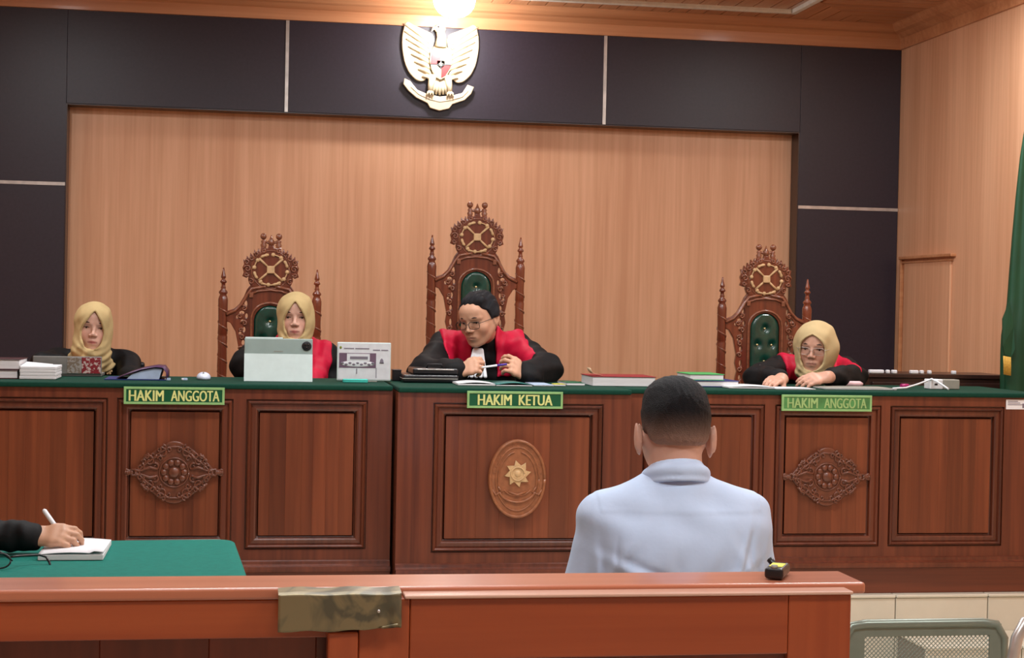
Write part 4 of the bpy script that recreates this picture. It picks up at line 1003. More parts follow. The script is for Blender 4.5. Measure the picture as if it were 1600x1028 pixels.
bm = new(); d = b_ - a; tube(bm, [d * 0, d * .1, d * .62], [.001, .004, .0045], 10); obj('barrel', bm, M['white'], t)
bm = new(); tube(bm, [d * .62, d * 1.0], [.0048, .0046], 10); obj('cap', bm, plain('violet_plastic', srgb(70, 40, 150), rough=.3), t)
# ---- the judge behind the tablet
e = W(462, 495, 6.98); H = Head(e, head_R(180 - 4, 2, 0), .93)
cx = W(452, 560, 7.1).x; sz = W(452, 546, 7.1).z
t = thing('person', 'judge in yellow headscarf and red and black robe sitting behind the pale tablet', 'person', (cx, 7.2, PZ))
J = dict(P=(cx, 7.26, .80), C=(cx, 7.16, sz - .14), N=(e.x, 7.08, sz + .03), H=H, S=[(cx + .15, 7.11, sz - .04), (cx - .15, 7.11, sz - .04)])
J['E'] = [(cx + .19, 7.10, 1.03), (cx - .19, 6.98, 1.16)]; J['W'] = [(cx + .04, 6.92, .97), (cx - .08, 6.74, 1.165)]; seated(J, (0, -1, 0), PZ, 0)
S = Shape(); body_ops(S, J); head_ops(S, H, True)
for i, q in ((0, -1), (1, 1)): hand(S, J['W'][i], (q * .3, -.9, .0), (0, 0, 1), (q, 0, 0), [(15, 20, 15)] * 4, (.5, .2), .88)
body_obj('body', S, M['skin'], t, .0042, head_col(H, SK1, LIP1)); face_bits(t, H)
S = Shape(); hijab_ops(S, H, [(H(0, .03, -.13), (e.x - .01, 6.99, sz - .10), .05, .05)], open_w=.048); body_obj('headscarf', S, M['hijab'], t, .0045)
S = Shape(); coat_ops(S, J, .018, (.070, .062, .052), .85); S.post = pleats(.0035, 70, cx); body_obj('robe', S, M['robe'], t, .006)
judge_red(t, J, cx, 7.1, lambda p: .03 + 0 * p[:, 0], lambda p: .182 - np.clip(sz - .04 - p[:, 2], 0, .3) * .22, 1.02, .038, hang=[((cx + .115, 7.03, sz - .07), (cx + .095, 6.88, 1.10), .052)])
# ---- the judge on the right, leaning on folded arms
e = W(1274, 543, 6.74); H = Head(e, head_R(180 - 30, 5, -3), .97)
cx = W(1268, 560, 6.98).x; sz = W(1268, 572, 6.98).z
t = thing('person', 'judge in pale headscarf and thin glasses leaning on her folded arms, beside the right throne', 'person', (cx, 7.1, PZ))
J = dict(P=(cx, 7.26, .80), C=(cx - .01, 7.08, sz - .12), N=(cx + .01, 6.92, sz + .0), H=H, S=[(cx + .16, 6.98, sz - .02), (cx - .15, 6.98, sz - .02)])
wl, wr = W(1222, 592, 6.50), W(1292, 589, 6.48)
J['E'] = [tuple(W(1334, 590, 6.74)), tuple(W(1184, 590, 6.72))]; J['W'] = [tuple(wr), tuple(wl)]; seated(J, (0, -1, 0), PZ, 0)
S = Shape(); body_ops(S, J); head_ops(S, H, True)
hand(S, wr, (-.95, -.15, -.12), (.1, -.55, .8), (0, .1, 1), [(14, 20, 15), (16, 22, 15), (18, 24, 15), (20, 26, 15)], (.3, .4), .85)
hand(S, wl, (-.55, -.5, -.05), (0, -.4, .9), (.6, -.5, .3), [(18, 25, 20)] * 4, (.4, .3), .82)
body_obj('body', S, M['skin'], t, .0042, head_col(H, SK2, LIP2)); face_bits(t, H); spectacles(t, H, 'silver', r=.0007)
S = Shape(); hijab_ops(S, H, [(H(0, -.01, -.12), (cx, 6.93, sz - .05), .06, .07)], open_w=.054, top=.068, peak=3.6); S.ops.insert(1, S.ops[0]); S.ell(H(0, -.02, .0), (.100, .098, .104), H.R, .02); S.ops.insert(1, S.ops.pop()); body_obj('headscarf', S, M['hijab_pale'], t, .0045)
S = Shape(); coat_ops(S, J, .012, (.064, .055, .046), .8); S.post = pleats(.0035, 70, cx); body_obj('robe', S, M['robe'], t, .006)
judge_red(t, J, cx, 7.0, lambda p: .02 + 0 * p[:, 0], lambda p: np.where(p[:, 0] < cx, .160, .130) - np.clip(sz - .06 - p[:, 2], 0, .3) * .2, 1.13, .030, (.075, .060, .05))
# ---- the clerk at the far left
e = W(146, 511, 7.0); H = Head(e, head_R(180 + 6, 2, -5), .93)
cx = W(142, 560, 7.1).x; sz = W(142, 560, 7.1).z
pc = plain_chair('office_chair', 'plain dark office chair of the woman in the black jacket', (cx, 7.34, PZ), PI, .45, .85, M['black'], M['black_l'])
t = thing('person', 'woman in yellow headscarf and black jacket at the left end of the bench', 'person', (cx, 7.2, PZ))
J = dict(P=(cx, 7.30, .84), C=(cx, 7.16, sz - .12), N=(e.x - .01, 7.09, sz + .04), H=H, S=[(cx + .145, 7.12, sz - .02), (cx - .145, 7.12, sz - .02)])
wr = W(254, 590, 6.64)
J['E'] = [tuple(W(206, 592, 6.92)), (cx - .18, 6.95, 1.160)]; J['W'] = [tuple(wr + Vector((-.03, .03, .0))), (cx - .1, 6.93, 1.165)]; seated(J, (0, -1, 0), PZ, 0)
S = Shape(); body_ops(S, J); head_ops(S, H, True, .004)
hand(S, J['W'][0], (-.25, -.8, .12), (.5, .1, .8), (-.9, 0, 0), [(35, 40, 30)] * 4, (.3, .4), .85)
hand(S, J['W'][1], (.6, -.7, .0), (0, 0, 1), (1, 0, 0), [(15, 20, 15)] * 4, (.5, .2), .85)
body_obj('body', S, M['skin'], t, .0042, head_col(H, SK1, LIP1)); face_bits(t, H)
S = Shape(); hijab_ops(S, H, [(H(0, .03, -.12), (e.x - .01, 6.98, sz - .10), .055, .04), (H(-.02, .02, -.10), (cx - .055, 7.05, sz + .0), .05, .035), (H(.02, .03, -.10), (cx + .06, 7.04, sz - .02), .05, .04)], open_w=.048, top=.078, shift=.003); body_obj('headscarf', S, M['hijab'], t, .0045)
S = Shape(); coat_ops(S, J, .012, (.058, .046, .038), .85); S.post = pleats(.0025, 60, cx); body_obj('jacket', S, M['robe'], t, .006)
a = W(170, 580, 7.02); bm = new(); ball(bm, (0, 0, 0), .010, (1, .4, 1), 12)
for q in range(6): ball(bm, (.011 * math.cos(q * PI / 3), 0, .011 * math.sin(q * PI / 3)), .005, (1, .5, 1), 8)
obj('pin_badge', bm, M['gold_wood'], t, loc=tuple(a - t.location), label='small gold badge')
# ---- the man seen from behind
Yw = 3.55
e = W(1058, 666, Yw); H = Head(e + Vector((0, .03, 0)), head_R(0, 6, 1.5), 1.0)
cx = W(1058, 800, Yw).x - .005; sz = W(1058, 800, Yw).z
wc = plain_chair('wooden_chair', 'low wooden chair under the man in the pale blue shirt', (cx, Yw + .05, 0), 0, .44, .70, M['rail_v'], M['rail'])
t = thing('person', 'man with short black hair in a pale blue shirt, seated with his back to us', 'person', (cx, Yw + .05, 0))
J = dict(nk=.046, P=(cx, Yw + .02, .56), C=(cx, Yw - .0, sz - .12), N=(cx, Yw + .0, sz + .085), H=H, S=[(cx - .165, Yw, sz - .015), (cx + .165, Yw, sz - .015)])
J['E'] = [(cx - .215, Yw + .03, sz - .27), (cx + .205, Yw + .03, sz - .27)]; J['W'] = [(cx - .12, Yw + .27, .63), (cx + .12, Yw + .27, .63)]; seated(J, (0, 1, 0), 0, 0)
S = Shape(); body_ops(S, J); head_ops(S, H, False, .004, .006)
S.cap((cx, Yw + .005, sz + .04), H(0, -.035, -.03), .048, .05, .03)
for i, q in ((0, 1), (1, -1)): hand(S, J['W'][i], (q * .35, .9, -.1), (0, .1, 1), (q, 0, 0), [(25, 30, 20)] * 4, (.4, .3), 1.0)
body_obj('body', S, M['skin'], t, .0045, head_col(H, srgb(206, 160, 140), LIP2, None)); face_bits(t, H)
S = Shape(); S.ell(H(0, -.018, .022), (.0785, .1, .087), H.R, .01); S.ell(H(0, -.03, -.03), (.066, .068, .055), H.R, .03); S.ell(H(0, .0, .07), (.062, .07, .036), H.R, .03)
S.fn(hl(H, (-.12, -.05, -.03, .02, .03, .06, .09), (-.052, -.048, -.028, -.03, .03, .055, .062)), .02)
S.fn(lambda p: -(np.linalg.norm((H.loc(p) - V3((0, .11, -.02))) / V3((.075, .07, .08)), axis=1) - 1) * .07, .01)
_rng = np.random.RandomState(4); _ph = _rng.rand(6, 4) * 6; _fr = _rng.randn(6, 3) * 330
def fuzz(p): return sum(.0003 * np.sin(p @ _fr[i] + _ph[i, 0]) for i in range(6))
S.post = fuzz
def wcol(v):
    q = H.loc(v); m = np.clip((q[:, 2] + .050) / .085, 0, 1)[:, None] ** .75
    return V3(srgb(186, 146, 126)[:3]) * (1 - m) ** 1.7 + V3(srgb(13, 13, 17)[:3]) * m
body_obj('hair', S, M['hair'], t, .0032, wcol)
S = Shape()
P, C, N = V3(J['P']), V3(J['C']), V3(J['N'])
for q in (-1, 1):
    S.cap(P + V3((q * .085, 0, 0)), C + V3((q * .085, 0, -.02)), .115, .115, .06)
    S.cap((cx + q * .045, Yw - .0, sz + .030), (cx + q * .165, Yw, sz - .018), .058, .056, .03)
    i = 0 if q < 0 else 1
    S.chain([J['S'][i], J['E'][i], V3(J['E'][i]) + (V3(J['W'][i]) - V3(J['E'][i])) * .85], [.062, .056, .040], .025)
S.cap(C, (cx, Yw, sz + .045), .10, .066, .05); S.cap((cx - .09, Yw - .03, sz - .07), (cx + .09, Yw - .03, sz - .06), .085, .085, .06)
def shirt_post(p):
    x, y, z = p[:, 0] - cx, p[:, 1] - Yw, p[:, 2] - sz
    back = (y < .02)
    yoke = .0018 * np.clip((z - .005) / .006, 0, 1) * (np.abs(x) < .19)                      # yoke seam
    seam = sum(-.0035 * np.exp(-((x - q * (.152 + .05 * np.clip(-z, 0, 1))) / .005) ** 2) for q in (-1, 1)) * np.clip((-.03 - z) / .05, 0, 1)
    folds = 0
    for (x0, z0, ax, az, w_, am) in ((-.17, -.10, .9, -.42, .012, .009), (-.16, -.14, .8, -.6, .010, .005), (.17, -.10, -.85, -.5, .012, .006), (.17, -.15, -.6, -.8, .011, .006), (-.05, -.06, .15, -.98, .014, .003), (.06, -.07, -.2, -.97, .014, .003), (.10, -.05, .55, -.8, .012, .004), (-.11, -.03, -.5, -.85, .012, .004), (.0, -.12, .3, -.95, .02, .003), (-.13, -.20, .95, -.2, .010, .006), (.14, -.21, -.95, -.25, .010, .006), (-.20, -.06, .1, -.99, .010, .006), (.205, -.05, -.1, -.99, .010, .006), (.15, -.02, -.3, -.95, .009, .006), (-.02, -.18, .9, -.3, .012, .004)):
        u = (x - x0) * ax + (z - z0) * az; v_ = (x - x0) * -az + (z - z0) * ax
        folds = folds + am * (np.exp(-(v_ / w_) ** 2) - .7 * np.exp(-((v_ - 1.5 * w_) / w_) ** 2)) * np.exp(-((u - .09) / .08) ** 2)
    gen = .0035 * np.sin(x * 38 + z * 24 + 1.5 * np.sin(z * 31)) * np.sin(z * 21 - x * 17 + 2)
    return -(yoke + seam + folds * back + gen)
S.post = shirt_post
body_obj('shirt', S, M['shirt'], t, .0045)
S = Shape()
for q in range(48):                                                                          # turned-down collar, closed ring lower at the front
    a_, b_ = 2 * PI * q / 48, 2 * PI * (q + 1) / 48
    f_ = lambda a: (cx + .0565 * math.sin(a), Yw + .002 - .0575 * math.cos(a), sz + .125 - .022 * (1 - math.cos(a)))
    g_ = lambda a: (cx + .0735 * math.sin(a), Yw + .002 - .077 * math.cos(a), sz + .084 - .018 * (1 - math.cos(a)))
    S.cap(f_(a_), f_(b_), .0055, .0055, .002); S.cap(g_(a_), g_(b_), .0045, .0045, .004)
    m1 = [(u + v_) / 2 for u, v_ in zip(f_(a_), g_(a_))]; m2 = [(u + v_) / 2 for u, v_ in zip(f_(b_), g_(b_))]; S.cap(m1, m2, .0055, .0055, .02)
body_obj('collar', S, M['shirt'], t, .004)
S = Shape()
for i in (0, 1):
    hp = P + V3(((-1, 1)[i] * .09, 0, -.02)); S.chain([hp, J['K'][i], V3(J['A'][i]) + V3((0, 0, .03))], [.10, .072, .055], .03)
body_obj('trousers', S, M['trousers'], t, .008)
# ================================================================== TABLE ON THE LEFT
TZ = .755
tX0, tX1, tY0, tY1 = -.97, W(366, 845, 4.63).x + .01, 3.35, 4.63
TROT = math.radians(3.0)
t = thing('side_table', 'table under a green cloth at the left, before the bench', 'table', ((tX0 + tX1) / 2 + .025, (tY0 + tY1) / 2, 0), TROT)
ox, oy = t.location.x, t.location.y
ox -= .025
obj('tabletop', box(new(), tX0 - ox + .02, tX1 - ox - .02, tY0 - oy + .02, tY1 - oy - .02, TZ - .03, TZ - .006), M['rail'], t)
for q in (-1, 1):
    for r_ in (-1, 1):
        hx, hy = (tX1 - tX0) / 2 - .08, (tY1 - tY0) / 2 - .08
        obj('leg', box(new(), q * hx - .025, q * hx + .025, r_ * hy - .025, r_ * hy + .025, 0, TZ - .03, bev=.004), M['rail_v'], t)
bm = new()
def rr(hx, hy, r_, n=6):
    pts = []
    for (sx, sy, a0) in ((1, 1, 0), (-1, 1, PI / 2), (-1, -1, PI), (1, -1, 3 * PI / 2)):
        for k_ in range(n + 1): a_ = a0 + PI / 2 * k_ / n; pts.append((sx * (hx - r_) + r_ * math.cos(a_), sy * (hy - r_) + r_ * math.sin(a_)))
    out = []
    for i in range(len(pts)):
        a, b_ = pts[i], pts[(i + 1) % len(pts)]; L = math.hypot(b_[0] - a[0], b_[1] - a[1]); m_n = max(1, int(L / .03))
        for k_ in range(m_n): out.append((a[0] + (b_[0] - a[0]) * k_ / m_n, a[1] + (b_[1] - a[1]) * k_ / m_n))
    return out
hx, hy = (tX1 - tX0) / 2, (tY1 - tY0) / 2; ring0 = rr(hx - .008, hy - .008, .05); rings = []
for (o_, z) in ((-.02, TZ + .001), (0, TZ), (.006, TZ - .004), (.009, TZ - .012), (.012, TZ - .1), (.02, TZ - .3), (.03, TZ - .55)):
    row = []
    for i, (x, y) in enumerate(ring0):
        L = math.hypot(x / hx, y / hy); w_ = max(0, TZ - .05 - z) * .05 * math.sin(i * .9)
        nx_, ny_ = (x / (hx), y / (hy)); d_ = math.hypot(nx_, ny_); row.append(bm.verts.new((x + (o_ + w_) * nx_ / d_ * 1.3, y + (o_ + w_) * ny_ / d_ * 1.3, z)))
    rings.append(row)
bm.faces.new(rings[0])
for a, b_ in zip(rings, rings[1:]):
    for i in range(len(a)): bm.faces.new((a[i], b_[i], b_[(i + 1) % len(a)], a[(i + 1) % len(a)])).smooth = True
cl = obj('tablecloth', bm, M['cloth'], loc=(ox + .025, oy, 0), rot=(0, 0, TROT)); tag(cl, 'green cloth spread over the table at the left', 'tablecloth')
md = cl.modifiers.new('thick', 'SOLIDIFY'); md.thickness = .003; md.offset = -1
TZ += .002
# the person writing, mostly outside the frame
wst = W(50, 838, 4.38); sc_ = 1.0
bx = -1.30
t = thing('person', 'person in a dark sleeve writing at the green table, only hand and forearm in view', 'person', (bx, 4.25, 0))
H = Head((bx + .06, 4.25, 1.24), head_R(-90, 25, 0), 1.0)
J = dict(P=(bx, 4.25, .56), C=(bx + .05, 4.25, .90), N=(bx + .05, 4.25, 1.07), H=H, S=[(bx + .05, 4.42, .99), (bx + .05, 4.08, .99)])
J['E'] = [(-.98, 4.55, .83), (-1.0, 4.15, .83)]; J['W'] = [tuple(wst), (-.86, 4.12, .80)]
J['E'][0] = (-.92, 4.40, .815)
seated(J, (1, 0, 0), 0, 0, .30)
plain_chair('wooden_chair', 'wooden chair of the person writing at the green table', (bx - .03, 4.25, 0), -PI / 2, .44, .85, M['rail_v'], M['rail'])
S = Shape(); body_ops(S, J); head_ops(S, H, False)
hand(S, wst, (.93, -.1, .06), (-.05, -.62, .75), (.1, -.35, .9), [(20, 38, 30), (24, 42, 30), (28, 46, 30), (32, 48, 32)], (.15, .9), .92, .95)
hand(S, J['W'][1], (.9, .1, -.1), (0, 0, 1), (0, 1, 0), [(15, 20, 15)] * 4, (.4, .3), .95)
body_obj('body', S, M['skin'], t, .0042, head_col(H, srgb(196, 150, 122), LIP2)); face_bits(t, H)
S = Shape(); S.ell(H(0, -.018, .026), (.084, .102, .091), H.R, .01); S.fn(hl(H), .008); body_obj('hair', S, M['hair'], t, .006, hair_col(H, srgb(40, 38, 40), srgb(24, 24, 28), -.02, .05))
S = Shape(); coat_ops(S, J, .018, (.068, .05, .040), .98); S.post = lambda p: .002 * np.sin(p[:, 0] * 90 + p[:, 2] * 60) + .0015 * np.sin(p[:, 0] * 170); body_obj('jacket', S, M['robe'], t, .005)
a, b_ = W(68, 796, 4.42), W(112, 858, 4.36)
t = thing('pen', 'white pen in the hand writing at the green table', 'pen', tuple(b_)); b_ = b_ + Vector((0, 0, 0)); d = a - b_
bm = new(); tube(bm, [d * .1, d * .97, d * 1.0], [.0062, .0062, .003], 10); obj('barrel', bm, M['white'], t)
bm = new(); tube(bm, [d * 0, d * .1], [.0008, .0045], 10); obj('tip', bm, M['silver'], t)
# notebook and spectacles
a, b_ = W(57, 886, 4.25), W(160, 884, 4.25)
t = thing('notebook', 'open white notebook under the writing hand', 'notebook', ((a.x + b_.x) / 2, 4.40, TZ))
hw = (b_.x - a.x) / 2
obj('page_block', box(new(), -hw, hw, -.13, .13, 0, .014, bev=.002), M['pages'], t)
bm = new(); n_ = 14
rows = [[bm.verts.new((x, y, .0155 + .005 * math.sin(PI * (i / n_)) + (.006 * (1 - j / 2) if i > n_ - 3 else 0))) for j, y in enumerate((-.128, 0, .128))] for i, x in enumerate([-hw + 2 * hw * i / n_ for i in range(n_ + 1)])]
for i in range(n_):
    for j in range(2): bm.faces.new((rows[i][j], rows[i + 1][j], rows[i + 1][j + 1], rows[i][j + 1])).smooth = True
pg = obj('open_page', bm, M['white'], t); md = pg.modifiers.new('thick', 'SOLIDIFY'); md.thickness = .001
g0 = W(20, 893, 4.15); t = thing('spectacles', 'black spectacles lying on the green table beside the dark sleeve', 'glasses', (g0.x, 4.15, TZ))
fr = new()
for q in (0, 1):
    ccx = -.03 - q * .062; tube(fr, [(ccx + .026 * math.cos(a_), -.01 + .006 * math.sin(a_), .020 + .0175 * math.sin(a_)) for a_ in [2 * PI * k_ / 20 for k_ in range(21)]], .0022, 8)
tube(fr, [(-.055, -.008, .026), (-.06, -.012, .029), (-.066, -.008, .026)], .002, 6); obj('frame', fr, M['black'], t)
p = lambda px, py, Y: W(px, py, Y) - Vector((g0.x, 4.15, TZ))
fr = new(); tube(fr, [Vector((-.002, -.008, .03)), p(35, 868, 4.2), p(62, 867, 4.22), p(72, 870, 4.22), p(77, 878, 4.21), p(80, 888, 4.2)], [.003, .003, .003, .0032, .0034, .002], 8); obj('temple', fr, M['black'], t)
fr = new(); tube(fr, [(-.12, -.006, .03), (-.11, .05, .034), (-.04, .07, .03), (-.01, .066, .008)], [.003, .003, .0032, .002], 8); obj('temple', fr, M['black'], t)
for q in (0, 1):
    lb = new(); ccx = -.03 - q * .062; lb.faces.new([lb.verts.new((ccx + .025 * math.cos(a_), -.01 + .006 * math.sin(a_), .020 + .0165 * math.sin(a_))) for a_ in [2 * PI * k_ / 20 for k_ in range(20)]])
    lo = obj('lens', lb, M['lens'], t); md = lo.modifiers.new('thick', 'SOLIDIFY'); md.thickness = .001
# ================================================================== THE RAIL IN FRONT
RZ = .958; RX1 = W(1311, 900, 2.83).x
t = thing('wooden_rail', 'reddish wooden rail with flat cap across the foreground', 'rail', (0, 2.76, 0))
def rx(px, Y=2.70): return W(px, 950, Y).x
yo = 2.76
bm = new(); box(bm, -1.5, RX1, 2.70 - yo, 2.83 - yo, RZ - .02, RZ, bev=.005, seg=3); obj('cap', bm, M['rail_cap_sheen'], t)
bm = new(); box(bm, -1.5, rx(560), 2.704 - yo, 2.745 - yo, RZ - .085, RZ - .02, bev=.002); obj('front_board', bm, M['rail'], t)
x = rx(153) - .18 * 5
while x < rx(1290):
    bm = new(); box(bm, x, x + .18, 2.746 - yo, 2.77 - yo, .06, RZ - .02, bev=.0012, seg=1); obj('board', bm, M['rail_dark'], t); x += .18
bm = new(); box(bm, -1.5, RX1 - .02, 2.72 - yo, 2.81 - yo, 0, .06, bev=.003); obj('bottom_rail', bm, M['rail'], t)
for xx in (-1.46, -.6, rx(1285)):
    bm = new(); box(bm, xx - .03, xx + .03, 2.772 - yo, 2.828 - yo, .06, RZ - .02, bev=.003); obj('post', bm, M['rail_v'], t)
GZ = .945
t = thing('gate_panel', 'reddish framed wooden gate standing against the right part of the rail', 'gate', (rx(950), 2.68, 0)); gx = t.location.x; yo = 2.68
g0_, g1_, g2_, g3_ = rx(561, 2.66) - gx, rx(641, 2.66) - gx, rx(1232, 2.66) - gx, rx(1330, 2.66) - gx
zb = W(1100, 1024, 2.66).z
obj('stile', box(new(), g0_, g1_ - .0006, 2.66 - yo, 2.697 - yo, .03, GZ, bev=.0025), M['rail_v'], t)
obj('stile', box(new(), g2_ + .0006, g3_, 2.66 - yo, 2.697 - yo, .03, GZ, bev=.0025), M['rail_v'], t)
obj('top_rail', box(new(), g1_, g2_, 2.66 - yo, 2.697 - yo, zb, GZ, bev=.0025), M['rail'], t)
obj('bottom_rail', box(new(), g1_, g2_, 2.66 - yo, 2.697 - yo, .03, .15, bev=.0025), M['rail'], t)
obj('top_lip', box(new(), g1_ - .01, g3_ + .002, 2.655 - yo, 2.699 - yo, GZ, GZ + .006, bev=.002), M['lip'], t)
obj('panel', box(new(), g1_ - .005, g2_ + .005, 2.675 - yo, 2.69 - yo, .14, zb + .005), M['rail_dark'], t)
pz = W(540, 987, 2.655).z
obj('post', box(new(), rx(513, 2.655) - gx, g0_ - .001, 2.652 - yo, 2.70 - yo, 0, pz, bev=.003), M['rail_v'], t)
# brass plate
a, b_ = W(435, 930, 2.645), W(627, 985, 2.645); c_ = W(435, 988, 2.645)
t = thing('metal_plate', 'scratched brass coloured plate fixed over the joint of the rail and the gate', 'plate', ((a.x + b_.x) / 2, 2.652, (a.z + c_.z) / 2))
hw = (b_.x - a.x) / 2; hh = (a.z - c_.z) / 2; bm = new(); nx, nz = 40, 14; rows = []
def pf_(x, z):
    f = mnoise.noise(Vector((x * 18, z * 18, 1))) * .0012; u = max(0, (x - hw * .35) / (hw * .65))
    return f + u * (.004 * mnoise.noise(Vector((x * 60, z * 60, 5))) + .003 * math.sin(x * 110 + z * 70))
for j in range(nz + 1):
    row = []
    for i in range(nx + 1):
        x = -hw + 2 * hw * i / nx; z = -hh + 2 * hh * j / nz
        zz = z
        if j == 0: zz += (.004 * max(0, x / hw)) + .0012 * math.sin(x * 90) + max(0, x / hw - .4) * .012
        if j == nz: zz += .001 * math.sin(x * 70)
        row.append(bm.verts.new((x, -.004 + pf_(x, z), zz)))
    rows.append(row)
for j in range(nz):
    for i in range(nx): bm.faces.new((rows[j][i], rows[j][i + 1], rows[j + 1][i + 1], rows[j + 1][i])).smooth = True
lip = [bm.verts.new((v.co.x, v.co.y + .012, v.co.z + .002)) for v in rows[-1]]
lip2 = [bm.verts.new((v.co.x, .044, v.co.z + .004)) for v in rows[-1]]
for i in range(nx): bm.faces.new((rows[-1][i], rows[-1][i + 1], lip[i + 1], lip[i])); bm.faces.new((lip[i], lip[i + 1], lip2[i + 1], lip2[i]))
pl_ = obj('sheet', bm, M['plate'], t); md = pl_.modifiers.new('thick', 'SOLIDIFY'); md.thickness = .0012
for (x, z) in ((hw - .038, .002),):
    obj('nail', ball(new(), (x, -.006, z), .0028, (1, .5, 1), 8), M['silver'], t)
# recorder on the cap
a = W(1216, 893, 2.76); t = thing('voice_recorder', 'small black recorder with a yellow label on the rail behind the seated man', 'recorder', (a.x, 2.765, RZ), -.5)
obj('case', box(new(), -.017, .017, -.04, .04, 0.002, .022, bev=.006, seg=3), M['black'], t)
obj('label', box(new(), -.012, .012, -.02, .02, .0215, .0228, bev=.0004, seg=1), M['yellow'], t)
bm = new(); lathe(bm, [(0, 0), (.006, 0), (.006, .006), (0, .007)], seg=12); obj('button', bm, M['grey'], t, loc=(0, -.032, .0205))
bm = new(); tube(bm, [(-.01, .038, .012), (-.018, .05, .018), (-.024, .052, .024)], [.004, .006, .006], 8); obj('microphone', bm, M['black'], t)
# ---- perforated metal waiting chair
xa, xb = WX(1310, 980, 3.2), WX(1577, 980, 3.2); zt = W(1450, 968, 3.2).z
t = thing('metal_chair', 'sage grey metal chair with perforated back at the lower right', 'chair', ((xa + xb) / 2, 3.35, 0)); hw = (xb - xa) / 2
bm = new(); tube(bm, [(-hw + .012, -.13, .40), (-hw + .012, -.15, zt - .04), (-hw + .03, -.15, zt - .012), (-hw + .06, -.15, zt - .008), (hw - .06, -.15, zt - .008), (hw - .03, -.15, zt - .012), (hw - .012, -.15, zt - .04), (hw - .012, -.13, .40)], .010, 10)
obj('back_frame', bm, M['steel'], t)
zi = W(1450, 993, 3.2).z; wi = (WX(1545, 993, 3.2) - WX(1350, 993, 3.2)) / 2; xi = (WX(1545, 993, 3.2) + WX(1350, 993, 3.2)) / 2 - t.location.x
bm = new(); box(bm, -hw + .02, hw - .02, -.154, -.150, zi, zt - .01); box(bm, -hw + .015, xi - wi, -.154, -.150, .5, zi); box(bm, xi + wi, hw - .015, -.154, -.150, .5, zi); box(bm, -hw + .02, hw - .02, -.154, -.150, .46, .5)
obj('back_sheet', bm, M['steel'], t)
bm = new(); st_ = .0095; n_ = int((2 * wi + zi - .5) / st_) + 2
z0_, z1_ = .5, zi; x0_, x1_ = xi - wi, xi + wi
for s_ in (-1, 1):
    for k_ in range(n_):
        c0 = k_ * st_                                        # line x' + z' = c0 clipped to the opening
        p0 = (min(c0, 2 * wi), max(0, c0 - 2 * wi)); p1 = (max(0, c0 - (z1_ - z0_)), min(c0, z1_ - z0_))
        if p0[0] - p1[0] < .003: continue
        f_ = lambda p: ((x0_ + p[0]) if s_ > 0 else (x1_ - p[0]), -.152, z0_ + p[1])
        tube(bm, [f_(p0), f_(p1)], .0011, 4, cap=False)
ms = obj('perforated_mesh', bm, M['steel'], t); ms['kind'] = 'stuff'
bm = new(); box(bm, -hw + .01, hw - .01, -.13, .28, .40, .415, bev=.006); obj('seat', bm, M['steel'], t)
for q in (-1, 1):
    bm = new(); tube(bm, [(q * (hw - .03), -.12, .0), (q * (hw - .03), -.10, .40)], .014, 8); obj('leg', bm, M['silver'], t)
    bm = new(); tube(bm, [(q * (hw - .03), .24, .0), (q * (hw - .03), .22, .40)], .014, 8); obj('leg', bm, M['silver'], t)
a = W(1597, 968, 3.12); c_ = a - t.location
bm = new(); tube(bm, [(c_.x - .028, c_.y, .44), (c_.x - .020, c_.y, c_.z - .09), (c_.x - .008, c_.y + .005, c_.z - .04), (c_.x + .012, c_.y + .01, c_.z - .008), (c_.x + .05, c_.y + .012, c_.z + .004), (c_.x + .2, c_.y + .02, c_.z + .004)], .0125, 10); obj('armrest', bm, M['silver'], t)
bm = new(); box(bm, hw - .03, c_.x + .01, c_.y - .015, c_.y + .36, .41, .44, bev=.004); obj('arm_bracket', bm, M['steel'], t)
# ================================================================== FLAG AND SIDEBOARD
fx = WX(1601, 450, 6.95)
t = thing('green_flag', 'green satin flag hanging from its pole at the right edge', 'flag', (fx, 6.95, PZ))
bm = new(); N_ = 48; rows = []
lev = [(2.35, .012), (2.28, .025), (2.18, .04), (2.0, .058), (1.8, .074), (1.6, .086), (1.5, .092), (1.45, .10), (1.40, .112), (1.35, .118), (1.28, .118), (1.22, .116), (1.12, .112), (1.0, .10), (.8, .092)]
for (z, r_) in lev:
    row = []
    for i in range(N_):
        a_ = 2 * PI * i / N_; rr_ = r_ * .84 * (1 + .16 * math.sin(5 * a_ + z * 1.5) + .08 * math.sin(9 * a_ + 1)); row.append(bm.verts.new((rr_ * math.cos(a_), rr_ * .7 * math.sin(a_), z - PZ)))
    rows.append(row)
for a, b_ in zip(rows, rows[1:]):
    for i in range(N_): bm.faces.new((a[i], a[(i + 1) % N_], b_[(i + 1) % N_], b_[i])).smooth = True
fl_ = obj('cloth', bm, M['flag'], t); md = fl_.modifiers.new('thick', 'SOLIDIFY'); md.thickness = .003
p = lambda px, py, Y: W(px, py, Y) - t.location
bm = new(); pts = [p(1567, 498, 6.87), p(1567, 540, 6.86), p(1570, 554, 6.86), p(1580, 558, 6.86), p(1586, 545, 6.85), p(1584, 510, 6.86), p(1578, 470, 6.87)]
vs = [bm.verts.new(v) for v in pts]; bm.faces.new(vs); fo = obj('folded_edge', bm, M['flag'], t); md = fo.modifiers.new('thick', 'SOLIDIFY'); md.thickness = .012
bm = new()
for k_ in range(9):
    u = k_ / 8; a = p(1568 + 11 * u, 556 + 2 * u, 6.86); b_ = p(1568.5 + 10.5 * u, 585 + 2 * u, 6.86); tube(bm, [a, (a + b_) / 2 + Vector((.001, 0, 0)), b_], .0022, 5)
obj('gold_fringe', bm, M['fringe'], t, label='gold fringe')
